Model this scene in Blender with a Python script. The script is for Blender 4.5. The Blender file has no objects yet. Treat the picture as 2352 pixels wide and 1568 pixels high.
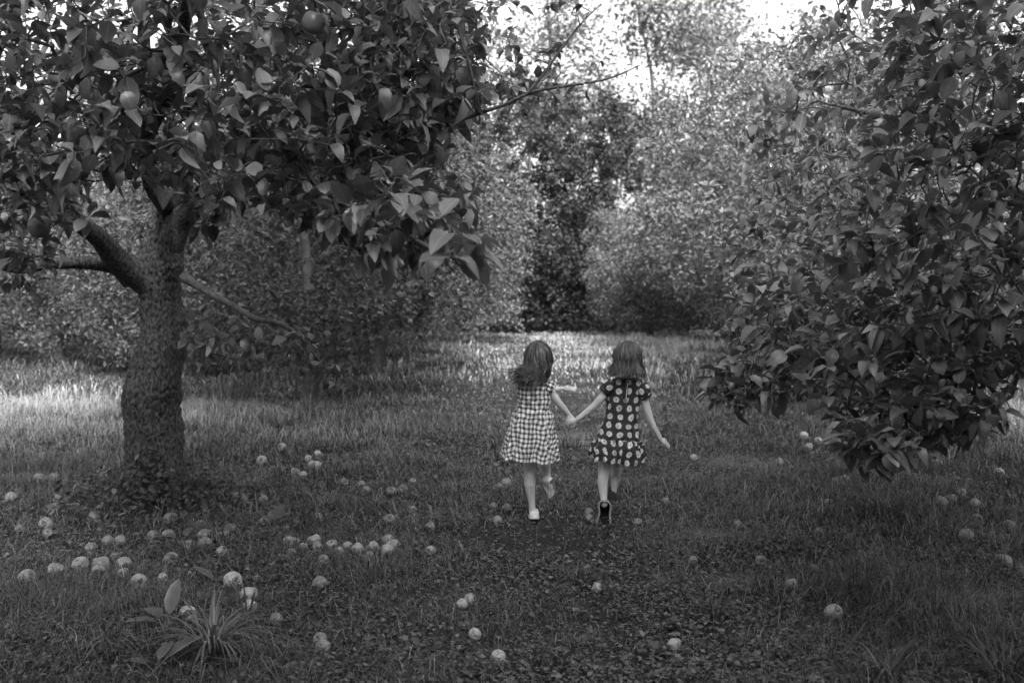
import bpy, bmesh, math, random
import numpy as np
from mathutils import Vector, Matrix, noise

# ------------------------------------------------------------------ camera, sky, sun, exposure
SC = bpy.context.scene
COL = SC.collection
CAM_H, FPX, PITCH = 1.45, 2287.0, math.radians(2.88)
cam_d = bpy.data.cameras.new('camera')
cam = bpy.data.objects.new('camera', cam_d)
COL.objects.link(cam)
cam.location = (0, 0, CAM_H)
cam.rotation_euler = (math.radians(90) - PITCH, 0, 0)
cam_d.sensor_width = 36
cam_d.lens = 35
cam_d.clip_start = 0.05
cam_d.clip_end = 900
cam_d.dof.use_dof = True
cam_d.dof.focus_distance = 5.2
cam_d.dof.aperture_fstop = 2.8
SC.camera = cam

SUN_EL, SUN_AZ = math.radians(43), math.radians(168)      # azimuth: to the right of the view direction (+Y)
world = bpy.data.worlds.new('World')
SC.world = world
world.use_nodes = True
wn = world.node_tree
wn.nodes.clear()
w_out = wn.nodes.new('ShaderNodeOutputWorld')
w_bg = wn.nodes.new('ShaderNodeBackground')
w_sky = wn.nodes.new('ShaderNodeTexSky')
w_sky.sky_type = 'NISHITA'
w_sky.sun_disc = False
w_sky.sun_elevation = SUN_EL
w_sky.sun_rotation = SUN_AZ
w_sky.dust_density = 6.0
w_sky.air_density = 1.5
w_bw = wn.nodes.new('ShaderNodeRGBToBW')
wn.links.new(w_sky.outputs[0], w_bw.inputs[0])
wn.links.new(w_bw.outputs[0], w_bg.inputs[0])
w_bg.inputs[1].default_value = 0.15
wn.links.new(w_bg.outputs[0], w_out.inputs[0])

sun_d = bpy.data.lights.new('sun', 'SUN')
sun_d.energy = 3.6
sun_d.angle = math.radians(8)
sun_d.color = (1, 1, 1)
sun = bpy.data.objects.new('sun', sun_d)
COL.objects.link(sun)
sdir = Vector((math.cos(SUN_EL) * math.sin(SUN_AZ), math.cos(SUN_EL) * math.cos(SUN_AZ), math.sin(SUN_EL)))
sun.rotation_euler = sdir.to_track_quat('Z', 'Y').to_euler()
sun.location = (8, 8, 20)

SC.view_settings.view_transform = 'Standard'
SC.view_settings.look = 'None'
SC.view_settings.gamma = 1
SC.view_settings.exposure = 1.95
SC.view_settings.use_curve_mapping = False
SC.render.engine = 'CYCLES'
SC.cycles.max_bounces = 6
SC.cycles.diffuse_bounces = 2
SC.cycles.glossy_bounces = 2
SC.cycles.transmission_bounces = 3
SC.cycles.volume_bounces = 0
SC.cycles.use_denoising = True

rng = np.random.default_rng(11)
random.seed(11)

# ------------------------------------------------------------------ pixel (of a 2352x1568 view of the photo) to world
def at(px, py, Y):
    dx = (px - 1176.0) / FPX
    dy = (784.0 - py) / FPX
    c, s = math.cos(PITCH), math.sin(PITCH)
    d = np.array([dx, c + dy * s, -s + dy * c])
    return np.array([0, 0, CAM_H]) + d * (Y / d[1])

def proj(P):
    P = np.asarray(P, float).reshape(-1, 3)
    q = P - np.array([0, 0, CAM_H])
    c, s = math.cos(PITCH), math.sin(PITCH)
    depth = q[:, 1] * c - q[:, 2] * s
    up = q[:, 1] * s + q[:, 2] * c
    depth = np.where(depth < 0.05, 0.05, depth)
    return 1176 + q[:, 0] / depth * FPX, 784 - up / depth * FPX, depth

def ground_at(px, py, z=0.0):
    for _ in range(1):
        dx = (px - 1176.0) / FPX
        dy = (784.0 - py) / FPX
        c, s = math.cos(PITCH), math.sin(PITCH)
        d = np.array([dx, c + dy * s, -s + dy * c])
        t = (z - CAM_H) / d[2]
        return np.array([0, 0, CAM_H]) + d * t

def in_poly(x, y, poly):
    x = np.asarray(x); y = np.asarray(y)
    inside = np.zeros(x.shape, bool)
    n = len(poly)
    j = n - 1
    for i in range(n):
        xi, yi = poly[i]; xj, yj = poly[j]
        c = ((yi > y) != (yj > y)) & (x < (xj - xi) * (y - yi) / ((yj - yi) or 1e-9) + xi)
        inside ^= c
        j = i
    return inside

# smooth value noise on the plane, vectorised
_T = rng.random((64, 64))
def vnoise(x, y, f):
    x = np.asarray(x, float) * f + 100; y = np.asarray(y, float) * f + 100
    xi = np.floor(x).astype(int); yi = np.floor(y).astype(int)
    fx = x - xi; fy = y - yi
    fx = fx * fx * (3 - 2 * fx); fy = fy * fy * (3 - 2 * fy)
    a = _T[xi % 64, yi % 64]; b = _T[(xi + 1) % 64, yi % 64]
    c = _T[xi % 64, (yi + 1) % 64]; d = _T[(xi + 1) % 64, (yi + 1) % 64]
    return (a * (1 - fx) + b * fx) * (1 - fy) + (c * (1 - fx) + d * fx) * fy

def gz(x, y):
    return 0.05 * (vnoise(x, y, 0.7) - 0.5) + 0.025 * (vnoise(x, y, 2.3) - 0.5) + 0.012 * (vnoise(x, y, 6.1) - 0.5)

# ------------------------------------------------------------------ materials
MATS = {}
def nodes_mat(name):
    m = bpy.data.materials.new(name)
    m.use_nodes = True
    m.node_tree.nodes.clear()
    MATS[name] = m
    return m, m.node_tree

def N(nt, kind, **kw):
    n = nt.nodes.new(kind)
    for k, v in kw.items():
        setattr(n, k, v)
    return n

def ramp(nt, fac, stops):
    r = N(nt, 'ShaderNodeValToRGB')
    e = r.color_ramp.elements
    while len(e) < len(stops):
        e.new(0.5)
    for i, (p, v) in enumerate(stops):
        e[i].position = p
        e[i].color = (v, v, v, 1)
    nt.links.new(fac, r.inputs[0])
    return r.outputs[0]

def math_n(nt, op, a, b=None, c=None):
    n = N(nt, 'ShaderNodeMath', operation=op)
    for i, v in enumerate((a, b, c)):
        if v is None: continue
        if isinstance(v, (int, float)): n.inputs[i].default_value = v
        else: nt.links.new(v, n.inputs[i])
    return n.outputs[0]

def leaf_mat(name, lo, hi, under=1.3, trans=0.35, rough=0.42, spec=0.06, veins=False):
    m, nt = nodes_mat(name)
    L = nt.links
    geo = N(nt, 'ShaderNodeNewGeometry')
    col = ramp(nt, geo.outputs['Random Per Island'], [(0.0, lo), (0.7, (lo + hi) / 2), (0.93, hi), (1.0, hi * 1.35)])
    tex = N(nt, 'ShaderNodeTexCoord')
    nz = N(nt, 'ShaderNodeTexNoise'); nz.inputs['Scale'].default_value = 30
    L.new(tex.outputs['Object'], nz.inputs['Vector'])
    v = math_n(nt, 'MULTIPLY_ADD', nz.outputs[0], 0.7, 0.65)
    side = math_n(nt, 'MULTIPLY_ADD', geo.outputs['Backfacing'], under - 1.0, 1.0)
    if veins:
        oi = N(nt, 'ShaderNodeObjectInfo')
        col = ramp(nt, oi.outputs['Random'], [(0.0, lo), (0.75, (lo + hi) / 2), (1.0, hi)])
        sp_ = N(nt, 'ShaderNodeSeparateXYZ'); L.new(tex.outputs['Object'], sp_.inputs[0])
        ax = math_n(nt, 'ABSOLUTE', sp_.outputs[0])
        rib = math_n(nt, 'LESS_THAN', ax, 0.013)
        ph = math_n(nt, 'SINE', math_n(nt, 'MULTIPLY', math_n(nt, 'SUBTRACT', sp_.outputs[1], math_n(nt, 'MULTIPLY', ax, 0.9)), 62.0))
        sv_ = math_n(nt, 'MULTIPLY', math_n(nt, 'GREATER_THAN', ph, 0.75), 0.22)
        nz.inputs['Scale'].default_value = 4
        side = math_n(nt, 'MULTIPLY', side, math_n(nt, 'ADD', math_n(nt, 'MULTIPLY_ADD', rib, 0.9, 0.95), sv_))
    v2 = math_n(nt, 'MULTIPLY', math_n(nt, 'MULTIPLY', col, v), side)
    dif = N(nt, 'ShaderNodeBsdfDiffuse'); L.new(v2, dif.inputs['Color'])
    tr = N(nt, 'ShaderNodeBsdfTranslucent')
    L.new(math_n(nt, 'MULTIPLY', v2, 1.1), tr.inputs['Color'])
    mx = N(nt, 'ShaderNodeMixShader'); mx.inputs[0].default_value = trans
    L.new(dif.outputs[0], mx.inputs[1]); L.new(tr.outputs[0], mx.inputs[2])
    gl = N(nt, 'ShaderNodeBsdfGlossy'); gl.inputs['Roughness'].default_value = rough
    gl.inputs['Color'].default_value = (0.9, 0.9, 0.9, 1)
    fr = N(nt, 'ShaderNodeLayerWeight'); fr.inputs[0].default_value = 0.25
    gf = math_n(nt, 'MULTIPLY', math_n(nt, 'MULTIPLY_ADD', fr.outputs['Fresnel'], 0.6, spec), math_n(nt, 'SUBTRACT', 1.0, math_n(nt, 'MULTIPLY', geo.outputs['Backfacing'], 0.7)))
    mx2 = N(nt, 'ShaderNodeMixShader')
    L.new(gf, mx2.inputs[0]); L.new(mx.outputs[0], mx2.inputs[1]); L.new(gl.outputs[0], mx2.inputs[2])
    out = N(nt, 'ShaderNodeOutputMaterial'); L.new(mx2.outputs[0], out.inputs[0])
    return m

def plain_mat(name, lo, hi, rough=0.7, scale=20, spec=0.3, bump=0.0, bscale=60, coord='Object', detail=4):
    m, nt = nodes_mat(name)
    L = nt.links
    tex = N(nt, 'ShaderNodeTexCoord')
    nz = N(nt, 'ShaderNodeTexNoise'); nz.inputs['Scale'].default_value = scale; nz.inputs['Detail'].default_value = detail
    L.new(tex.outputs[coord], nz.inputs['Vector'])
    c = ramp(nt, nz.outputs[0], [(0.3, lo), (0.7, hi)])
    b = N(nt, 'ShaderNodeBsdfPrincipled')
    L.new(c, b.inputs['Base Color'])
    b.inputs['Roughness'].default_value = rough
    b.inputs['Specular IOR Level'].default_value = spec
    if bump:
        n2 = N(nt, 'ShaderNodeTexNoise'); n2.inputs['Scale'].default_value = bscale; n2.inputs['Detail'].default_value = 5
        L.new(tex.outputs[coord], n2.inputs['Vector'])
        bp = N(nt, 'ShaderNodeBump'); bp.inputs['Strength'].default_value = bump; bp.inputs['Distance'].default_value = 0.01
        L.new(n2.outputs[0], bp.inputs['Height']); L.new(bp.outputs[0], b.inputs['Normal'])
    out = N(nt, 'ShaderNodeOutputMaterial'); L.new(b.outputs[0], out.inputs[0])
    return m

M_LEAF = leaf_mat('apple_leaf', 0.055, 0.19, trans=.22, spec=.05, rough=.42)
M_LEAF_R = leaf_mat('apple_leaf_right', 0.06, 0.19, trans=.22, spec=.06, rough=.4)
M_LEAF_V = leaf_mat('veined_apple_leaf', 0.06, 0.17, trans=.22, spec=.045, rough=.42, veins=True)
M_LEAF_BG_SHADE = leaf_mat('orchard_leaf_painted_shade', 0.035, 0.075, trans=0.25, spec=0.0, rough=.6)  # darker copy of the orchard leaf: shade painted into the colour
M_LEAF_BG = leaf_mat('orchard_leaf', 0.075, 0.13, trans=0.3, spec=0.0, rough=.6)
M_LEAF_WOOD = leaf_mat('wood_leaf', 0.09, 0.18, trans=0.4, spec=0.0, rough=.6)
M_LEAF_WOOD_SHADE = leaf_mat('wood_leaf_painted_shade', 0.012, 0.035, trans=0.15, spec=0.0, rough=.6)  # near-black leaf colour stands in for the shaded inside of the wood
M_GRASS_DRY_SUN = leaf_mat('dry_sunlit_grass_blade', 0.2, 0.42, under=1.0, trans=0.35, rough=0.6, spec=0.03)  # dry grass, its paleness also standing in for sun on the openings
M_GRASS_PALE = leaf_mat('pale_blade', 0.08, 0.17, under=1.0, trans=0.3, rough=0.45, spec=0.03)
M_GRASS = leaf_mat('grass_blade', 0.014, 0.11, under=1.0, trans=0.3, rough=0.45, spec=0.02)
M_COVER = leaf_mat('ground_cover_leaf', 0.018, 0.12, under=1.3, trans=0.25, rough=0.5, spec=0.04)
M_BARK = plain_mat('bark', 0.01, 0.15, rough=0.9, scale=60, detail=9, spec=0.15, bump=0.9, bscale=70)
nd = [n for n in M_BARK.node_tree.nodes if n.type == 'TEX_COORD'][0]
mp = M_BARK.node_tree.nodes.new('ShaderNodeMapping'); mp.inputs['Scale'].default_value = (1, 1, .6)
for l in list(nd.outputs['Object'].links):
    M_BARK.node_tree.links.new(mp.outputs[0], l.to_socket)
M_BARK.node_tree.links.new(nd.outputs['Object'], mp.inputs[0])
M_TWIG = plain_mat('twig_bark', 0.05, 0.14, rough=0.8, scale=30, spec=0.2)
M_BARK_BG = plain_mat('far_bark', 0.03, 0.09, rough=0.9, scale=12, spec=0.1)
M_APPLE = plain_mat('apple_skin', 0.18, 0.38, rough=0.4, scale=3, spec=0.45)
M_APPLE_DK = plain_mat('ripe_apple_skin', 0.09, 0.17, rough=0.3, scale=18, spec=0.5)
M_APPLE_MD = plain_mat('dull_apple_skin', 0.09, 0.24, rough=0.5, scale=3, spec=0.35)
M_STEM = plain_mat('stem', 0.04, 0.08)

def ground_mat():
    m, nt = nodes_mat('orchard_soil')
    L = nt.links
    tex = N(nt, 'ShaderNodeTexCoord')
    a = N(nt, 'ShaderNodeTexNoise'); a.inputs['Scale'].default_value = 38; a.inputs['Detail'].default_value = 8
    b = N(nt, 'ShaderNodeTexNoise'); b.inputs['Scale'].default_value = 0.8; b.inputs['Detail'].default_value = 4
    for n in (a, b): L.new(tex.outputs['Object'], n.inputs['Vector'])
    s = math_n(nt, 'ADD', math_n(nt, 'MULTIPLY', a.outputs[0], 0.75), math_n(nt, 'MULTIPLY', b.outputs[0], 0.25))
    att = N(nt, 'ShaderNodeAttribute', attribute_name='bare')
    c = ramp(nt, s, [(0.35, 0.008), (0.65, 0.035)])
    c2 = ramp(nt, s, [(0.35, 0.06), (0.65, 0.17)])
    mx = N(nt, 'ShaderNodeMix', data_type='RGBA')
    L.new(att.outputs['Fac'], mx.inputs[0]); L.new(c, mx.inputs[6]); L.new(c2, mx.inputs[7])
    p = N(nt, 'ShaderNodeBsdfPrincipled'); p.inputs['Roughness'].default_value = 0.95
    p.inputs['Specular IOR Level'].default_value = 0.1
    L.new(mx.outputs[2], p.inputs['Base Color'])
    bp = N(nt, 'ShaderNodeBump'); bp.inputs['Strength'].default_value = 1; bp.inputs['Distance'].default_value = 0.02
    L.new(a.outputs[0], bp.inputs['Height']); L.new(bp.outputs[0], p.inputs['Normal'])
    out = N(nt, 'ShaderNodeOutputMaterial'); L.new(p.outputs[0], out.inputs[0])
    return m
M_GROUND = ground_mat()

# ------------------------------------------------------------------ object helpers
def prop(o, label=None, cat=None, group=None, kind=None):
    if label: o['label'] = label
    if cat: o['category'] = cat
    if group: o['group'] = group
    if kind: o['kind'] = kind
    return o

def empty(name, loc, label, cat, group=None):
    o = bpy.data.objects.new(name, None)
    o.location = loc
    o.empty_display_size = 0.2
    COL.objects.link(o)
    return prop(o, label, cat, group)

def mesh_np(name, V, faces, mat, parent=None, smooth=True, kind=None, uv=None, link=True):
    """faces: list of int arrays (n,3) or (n,4); world coordinates"""
    V = np.asarray(V, np.float32).reshape(-1, 3)
    me = bpy.data.meshes.new(name)
    faces = [np.asarray(f, np.int32) for f in faces if len(f)]
    nl = sum(f.size for f in faces); nf = sum(len(f) for f in faces)
    me.vertices.add(len(V)); me.vertices.foreach_set('co', V.ravel())
    me.loops.add(nl); me.loops.foreach_set('vertex_index', np.concatenate([f.ravel() for f in faces]))
    tot = np.concatenate([np.full(len(f), f.shape[1], np.int32) for f in faces])
    me.polygons.add(nf)
    me.polygons.foreach_set('loop_start', np.concatenate([[0], np.cumsum(tot)[:-1]]).astype(np.int32))
    me.polygons.foreach_set('use_smooth', np.full(nf, smooth))
    me.update(calc_edges=True)
    if uv is not None:
        ul = me.uv_layers.new(name='UVMap')
        idx = np.concatenate([f.ravel() for f in faces])
        ul.data.foreach_set('uv', np.asarray(uv, np.float32)[idx].ravel())
    me.validate()
    if mat: me.materials.append(mat)
    o = bpy.data.objects.new(name, me)
    if link: COL.objects.link(o)
    if parent:
        o.parent = parent
        o.matrix_parent_inverse = Matrix.Translation(-parent.location)
    if kind: o['kind'] = kind
    return o

def norm(a):
    a = np.asarray(a, float)
    return a / np.maximum(np.linalg.norm(a, axis=-1, keepdims=True), 1e-9)

def smooth_path(pts, n):
    pts = np.asarray(pts, float)
    P = np.vstack([2 * pts[0] - pts[1], pts, 2 * pts[-1] - pts[-2]])
    out = []
    m = len(pts) - 1
    for t in np.linspace(0, m - 1e-6, n):
        i = int(t); f = t - i
        p0, p1, p2, p3 = P[i], P[i + 1], P[i + 2], P[i + 3]
        out.append(0.5 * ((2 * p1) + (-p0 + p2) * f + (2 * p0 - 5 * p1 + 4 * p2 - p3) * f * f + (-p0 + 3 * p1 - 3 * p2 + p3) * f ** 3))
    return np.array(out)

def tube(path, radii, sides=10, rough=0.0, rs=30.0, cap=True):
    """one smooth tube with optional bark relief; returns V, F"""
    path = np.asarray(path); n = len(path)
    T = norm(np.gradient(path, axis=0))
    ref = np.array([0.13, 0.97, 0.2])
    if abs(np.dot(T[0], norm(ref))) > 0.9: ref = np.array([1.0, 0, 0.1])
    A = norm(np.cross(T, ref)); B = np.cross(T, A)
    th = np.linspace(0, 2 * math.pi, sides, endpoint=False)
    ring = A[:, None, :] * np.cos(th)[None, :, None] + B[:, None, :] * np.sin(th)[None, :, None]
    R = np.broadcast_to(np.asarray(radii, float)[:, None], (n, sides)).copy()
    if rough:
        C = path[:, None, :] + ring * R[:, :, None]
        for i in range(n):
            for j in range(sides):
                v = Vector(C[i, j])
                v2 = Vector((v.x * rs + .5 * noise.noise(v * 9), v.y * rs, v.z * rs * 0.36))
                d = noise.voronoi(v2)[0]
                R[i, j] += rough * (min(d[1] - d[0], 0.5) * 2.2 - 0.6) * min(1, R[i, j] / 0.1) + rough * 1.6 * noise.noise(v * 4.0) * R[i, j] / 0.12
    V = path[:, None, :] + ring * R[:, :, None]
    V = V.reshape(-1, 3)
    i = np.arange(n - 1)[:, None] * sides; j = np.arange(sides)[None, :]; k = (j + 1) % sides
    F = np.stack([i + j, i + k, i + sides + k, i + sides + j], -1).reshape(-1, 4)
    fs = [F]
    if cap:
        V = np.vstack([V, path[-1] + T[-1] * radii[-1] * 0.6])
        b = (n - 1) * sides
        jj = np.arange(sides)
        fs.append(np.stack([b + jj, b + (jj + 1) % sides, np.full(sides, len(V) - 1)], -1))
    return V, fs

def merge(parts):
    Vs, Q, T, off = [], [], [], 0
    for V, fs in parts:
        for f in fs:
            (Q if f.shape[1] == 4 else T).append(f + off)
        Vs.append(V); off += len(V)
    fs = []
    if Q: fs.append(np.vstack(Q))
    if T: fs.append(np.vstack(T))
    return np.vstack(Vs), fs

def prisms(A, B, ra, rb, sides=4):
    """many short tapered sticks"""
    A = np.asarray(A); B = np.asarray(B); n = len(A)
    T = norm(B - A)
    ref = np.where(np.abs(T[:, 2:3]) > 0.9, np.array([[1.0, 0, 0]]), np.array([[0, 0, 1.0]]))
    X = norm(np.cross(T, ref)); Y = np.cross(T, X)
    th = np.linspace(0, 2 * math.pi, sides, endpoint=False)
    ring = X[:, None] * np.cos(th)[None, :, None] + Y[:, None] * np.sin(th)[None, :, None]
    V = np.concatenate([A[:, None] + ring * np.asarray(ra)[:, None, None], B[:, None] + ring * np.asarray(rb)[:, None, None]], 1)
    j = np.arange(sides); k = (j + 1) % sides
    f = np.stack([j, k, k + sides, j + sides], -1)
    F = (f[None] + (np.arange(n) * 2 * sides)[:, None, None]).reshape(-1, 4)
    return V.reshape(-1, 3), [F]

ROWS = {3: ([0.22, 0.58, 0.86], [0.8, 0.97, 0.46]), 1: ([0.45], [1.0]), 4: ([0.12, 0.35, 0.65, 0.88], [0.62, 1.0, 0.86, 0.42])}
def leaf_batch(P, D, Nn, L, W, curl, fold, rows=3, petiole=0.0):
    """many leaves at once: base P, direction D, face normal Nn, length L, half width W (share of L)"""
    P = np.asarray(P, float); n = len(P)
    D = norm(D); B = norm(np.cross(D, Nn)); Nn = np.cross(B, D)
    L = np.asarray(L)[:, None]; W = np.asarray(W)[:, None]; curl = np.asarray(curl)[:, None]; fold = np.asarray(fold)[:, None]
    base = P + D * L * petiole
    ts, ws = ROWS[rows]
    vs = [base]
    for t, w in zip(ts, ws):
        c = base + D * L * (t - 0.25 * curl * t * t) - Nn * L * curl * t * t
        e = W * w * L
        if rows == 1:
            vs += [c + B * e + Nn * fold * e, c - B * e + Nn * fold * e]
        else:
            vs += [c + B * e + Nn * fold * e, c, c - B * e + Nn * fold * e]
    vs.append(base + D * L * (1 - 0.25 * curl) - Nn * L * curl)
    V = np.stack(vs, 1)
    k = V.shape[1]
    if rows == 1:
        F3 = np.array([[0, 1, 3], [0, 3, 2]]); F4 = None
    else:
        m = len(ts)
        F3 = [[0, 1, 2], [0, 2, 3]]
        F4 = []
        for r in range(m - 1):
            a = 1 + 3 * r
            F4 += [[a, a + 3, a + 4, a + 1], [a + 1, a + 4, a + 5, a + 2]]
        a = 1 + 3 * (m - 1)
        F3 += [[a, k - 1, a + 1], [a + 1, k - 1, a + 2]]
        F3 = np.array(F3); F4 = np.array(F4)
    off = (np.arange(n) * k)[:, None, None]
    fs = []
    if F4 is not None: fs.append((F4[None] + off).reshape(-1, 4))
    fs.append((F3[None] + off).reshape(-1, 3))
    return V.reshape(-1, 3), fs

# ------------------------------------------------------------------ tree growth
def grow(start, targets, step=0.1, wig=0.02, lift=0.0):
    """start: list of (pos, parent); connects every target to the nearest wood. returns pos (n,3), parent (n)"""
    cap = len(start) + len(targets) * 14 + 64
    pos = np.zeros((cap, 3)); par = np.full(cap, -1)
    n = 0
    for p, q in start:
        pos[n] = p; par[n] = q; n += 1
    base = np.mean([p for p, q in start], 0)
    dst = np.min(np.linalg.norm(targets[:, None, :] - np.array([p for p, q in start])[None, ::2], axis=2), 1) if len(targets) < 20000 else np.linalg.norm(targets - base, axis=1)
    for t in targets[np.argsort(dst)]:
        d = pos[:n] - t
        dd = np.einsum('ij,ij->i', d, d)
        i = int(np.argmin(dd))
        dist = math.sqrt(dd[i])
        if dist < step * 0.6: continue
        k = min(int(math.ceil(dist / step)), 12)
        a = pos[i].copy()
        q = par[i]
        td = norm(a - pos[q]) if q >= 0 else np.zeros(3)
        c = a + td * dist * 0.35 + np.array([0, 0, lift * dist])
        prev = i
        for s in range(1, k + 1):
            if n >= cap: return pos[:n], par[:n]
            u = s / k
            p = (1 - u) ** 2 * a + 2 * u * (1 - u) * c + u * u * t
            if s < k: p = p + rng.normal(0, wig, 3)
            pos[n] = p; par[n] = prev
            prev = n; n += 1
    return pos[:n], par[:n]

def pipe_radii(par, rtip=0.0022, e=0.42):
    n = len(par)
    cnt = np.zeros(n)
    has = np.zeros(n, bool); has[par[par >= 0]] = True
    cnt[~has] = 1
    for i in range(n - 1, -1, -1):
        if cnt[i] == 0: cnt[i] = 1
        if par[i] >= 0: cnt[par[i]] += cnt[i]
    return rtip * cnt ** e, cnt, ~has

def foliage_on(pos, par, rad, tip, rmax, per_node, L0, keep=None, lvar=0.3, droop=0.04, tip_n=4):
    """leaf bases, directions, normals, lengths along the thin wood"""
    seg = np.where((par >= 0) & (rad < rmax))[0]
    if keep is not None: seg = seg[keep(pos[seg])]
    reps = rng.poisson(per_node, len(seg)) + np.where(tip[seg], tip_n, 0)
    idx = np.repeat(seg, reps)
    u = rng.random(len(idx))[:, None]
    P = pos[idx] * u + pos[par[idx]] * (1 - u)
    P = np.where(tip[idx][:, None] & (rng.random(len(idx))[:, None] < 0.6), pos[idx], P)
    T = norm(pos[idx] - pos[par[idx]])
    R = norm(np.cross(T, rng.normal(0, 1, P.shape)))
    D = norm(R * 1.0 + T * rng.uniform(0.1, 0.9, (len(idx), 1)) + np.array([0, 0, 0.22]) - np.array([0, 0, 1]) * droop * rng.uniform(0, 2.2, (len(idx), 1)))
    Nn = norm(np.array([0, 0, 1.0]) + rng.normal(0, 0.33, P.shape) + D * rng.normal(0, 0.2, (len(idx), 1)))
    L = L0 * (1 + rng.normal(0, lvar, len(idx))).clip(0.45, 1.6)
    return P, D, Nn, L

def ellipsoid_pts(n, c, r, hollow=0.35):
    p = norm(rng.normal(0, 1, (n, 3))) * (rng.uniform(hollow ** 3, 1, (n, 1)) ** (1 / 3))
    return p * np.array(r) + np.array(c)

# ------------------------------------------------------------------ ground
def build_ground():
    xs = np.concatenate([-np.geomspace(260, 9, 24), np.linspace(-8.5, 8.5, 171), np.geomspace(9, 260, 24)])
    ys = np.concatenate([np.linspace(-60, -1.5, 12), np.linspace(-1, 16, 171), np.geomspace(16.4, 420, 50)])
    X, Y = np.meshgrid(xs, ys, indexing='ij')
    Z = gz(X, Y)
    V = np.stack([X, Y, Z], -1).reshape(-1, 3)
    ny = len(ys)
    i = np.arange(len(xs) - 1)[:, None] * ny; j = np.arange(ny - 1)[None]
    F = np.stack([i + j, i + ny + j, i + ny + j + 1, i + j + 1], -1).reshape(-1, 4)
    o = mesh_np('ground', V, [F], M_GROUND, kind='structure')
    a = o.data.attributes.new('bare', 'FLOAT', 'POINT')
    a.data.foreach_set('value', bare(V[:, 0], V[:, 1]).astype(np.float32))
    o['label'] = 'uneven orchard floor of dark soil with paler bare patches under the grass'
    return o

BARE = [(1620, 1225, 0.34, 0.2), (1660, 1322, 0.4, 0.13), (2250, 1365, 0.5, 0.2), (1700, 1060, 0.6, 0.5), (1330, 1010, 0.35, 0.6)]
BARE_W = [(ground_at(a, b), rx, ry) for a, b, rx, ry in BARE]
def bare(x, y):
    v = np.zeros(np.shape(x))
    for c, rx, ry in BARE_W:
        d = ((x - c[0]) / rx) ** 2 + ((y - c[1]) / ry) ** 2
        v = np.maximum(v, np.exp(-d * 1.2))
    v = v * (0.5 + 0.9 * vnoise(x, y, 5.0))
    return v.clip(0, 1)
build_ground()

def sample_ground(y0, y1, dens, margin=1.15, xmax=14):
    area_y = rng.uniform(y0 ** 2, y1 ** 2, int(dens * (y1 ** 2 - y0 ** 2) * 0.515 * margin)) ** 0.5
    x = rng.uniform(-1, 1, len(area_y)) * 0.515 * margin * area_y
    return x, area_y

def blades(x, y, h, w, lean, parent=None, spread=1.0, name='grass'):
    n = len(x)
    z = gz(x, y) - 0.004
    az = rng.uniform(0, 2 * math.pi, n)
    d = np.stack([np.cos(az), np.sin(az), np.zeros(n)], -1)
    s = np.stack([-np.sin(az), np.cos(az), np.zeros(n)], -1)
    tw = rng.uniform(-1, 1, n)[:, None]
    s = norm(s + d * tw)
    base = np.stack([x, y, z], -1)
    up = np.array([0, 0, 1.0])
    h = h[:, None]; w = w[:, None]; lean = lean[:, None]
    mid = base + up * h * 0.6 + d * h * lean * 0.35
    tip = base + up * h * (1 - 0.45 * lean) + d * h * lean * 1.0
    V = np.stack([base - s * w, base + s * w, mid - s * w * 0.8, mid + s * w * 0.8, tip], 1)
    o = (np.arange(n) * 5)[:, None]
    Q = o + np.array([[0, 1, 3, 2]]); T = o + np.array([[2, 3, 4]])
    return V.reshape(-1, 3), [Q, T]

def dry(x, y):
    # pale seeding grass in the openings between the trees, sunlight painted into its colour
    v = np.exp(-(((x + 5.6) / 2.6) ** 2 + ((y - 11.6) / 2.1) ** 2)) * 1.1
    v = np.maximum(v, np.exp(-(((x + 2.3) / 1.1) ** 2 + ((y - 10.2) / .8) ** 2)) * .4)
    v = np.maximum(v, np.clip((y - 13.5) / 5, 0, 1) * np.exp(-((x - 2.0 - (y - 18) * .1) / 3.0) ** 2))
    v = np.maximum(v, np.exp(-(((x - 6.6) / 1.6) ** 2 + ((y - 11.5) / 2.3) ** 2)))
    return (v * (.35 + 1.1 * vnoise(x, y, .9))).clip(.02, .97)

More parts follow.
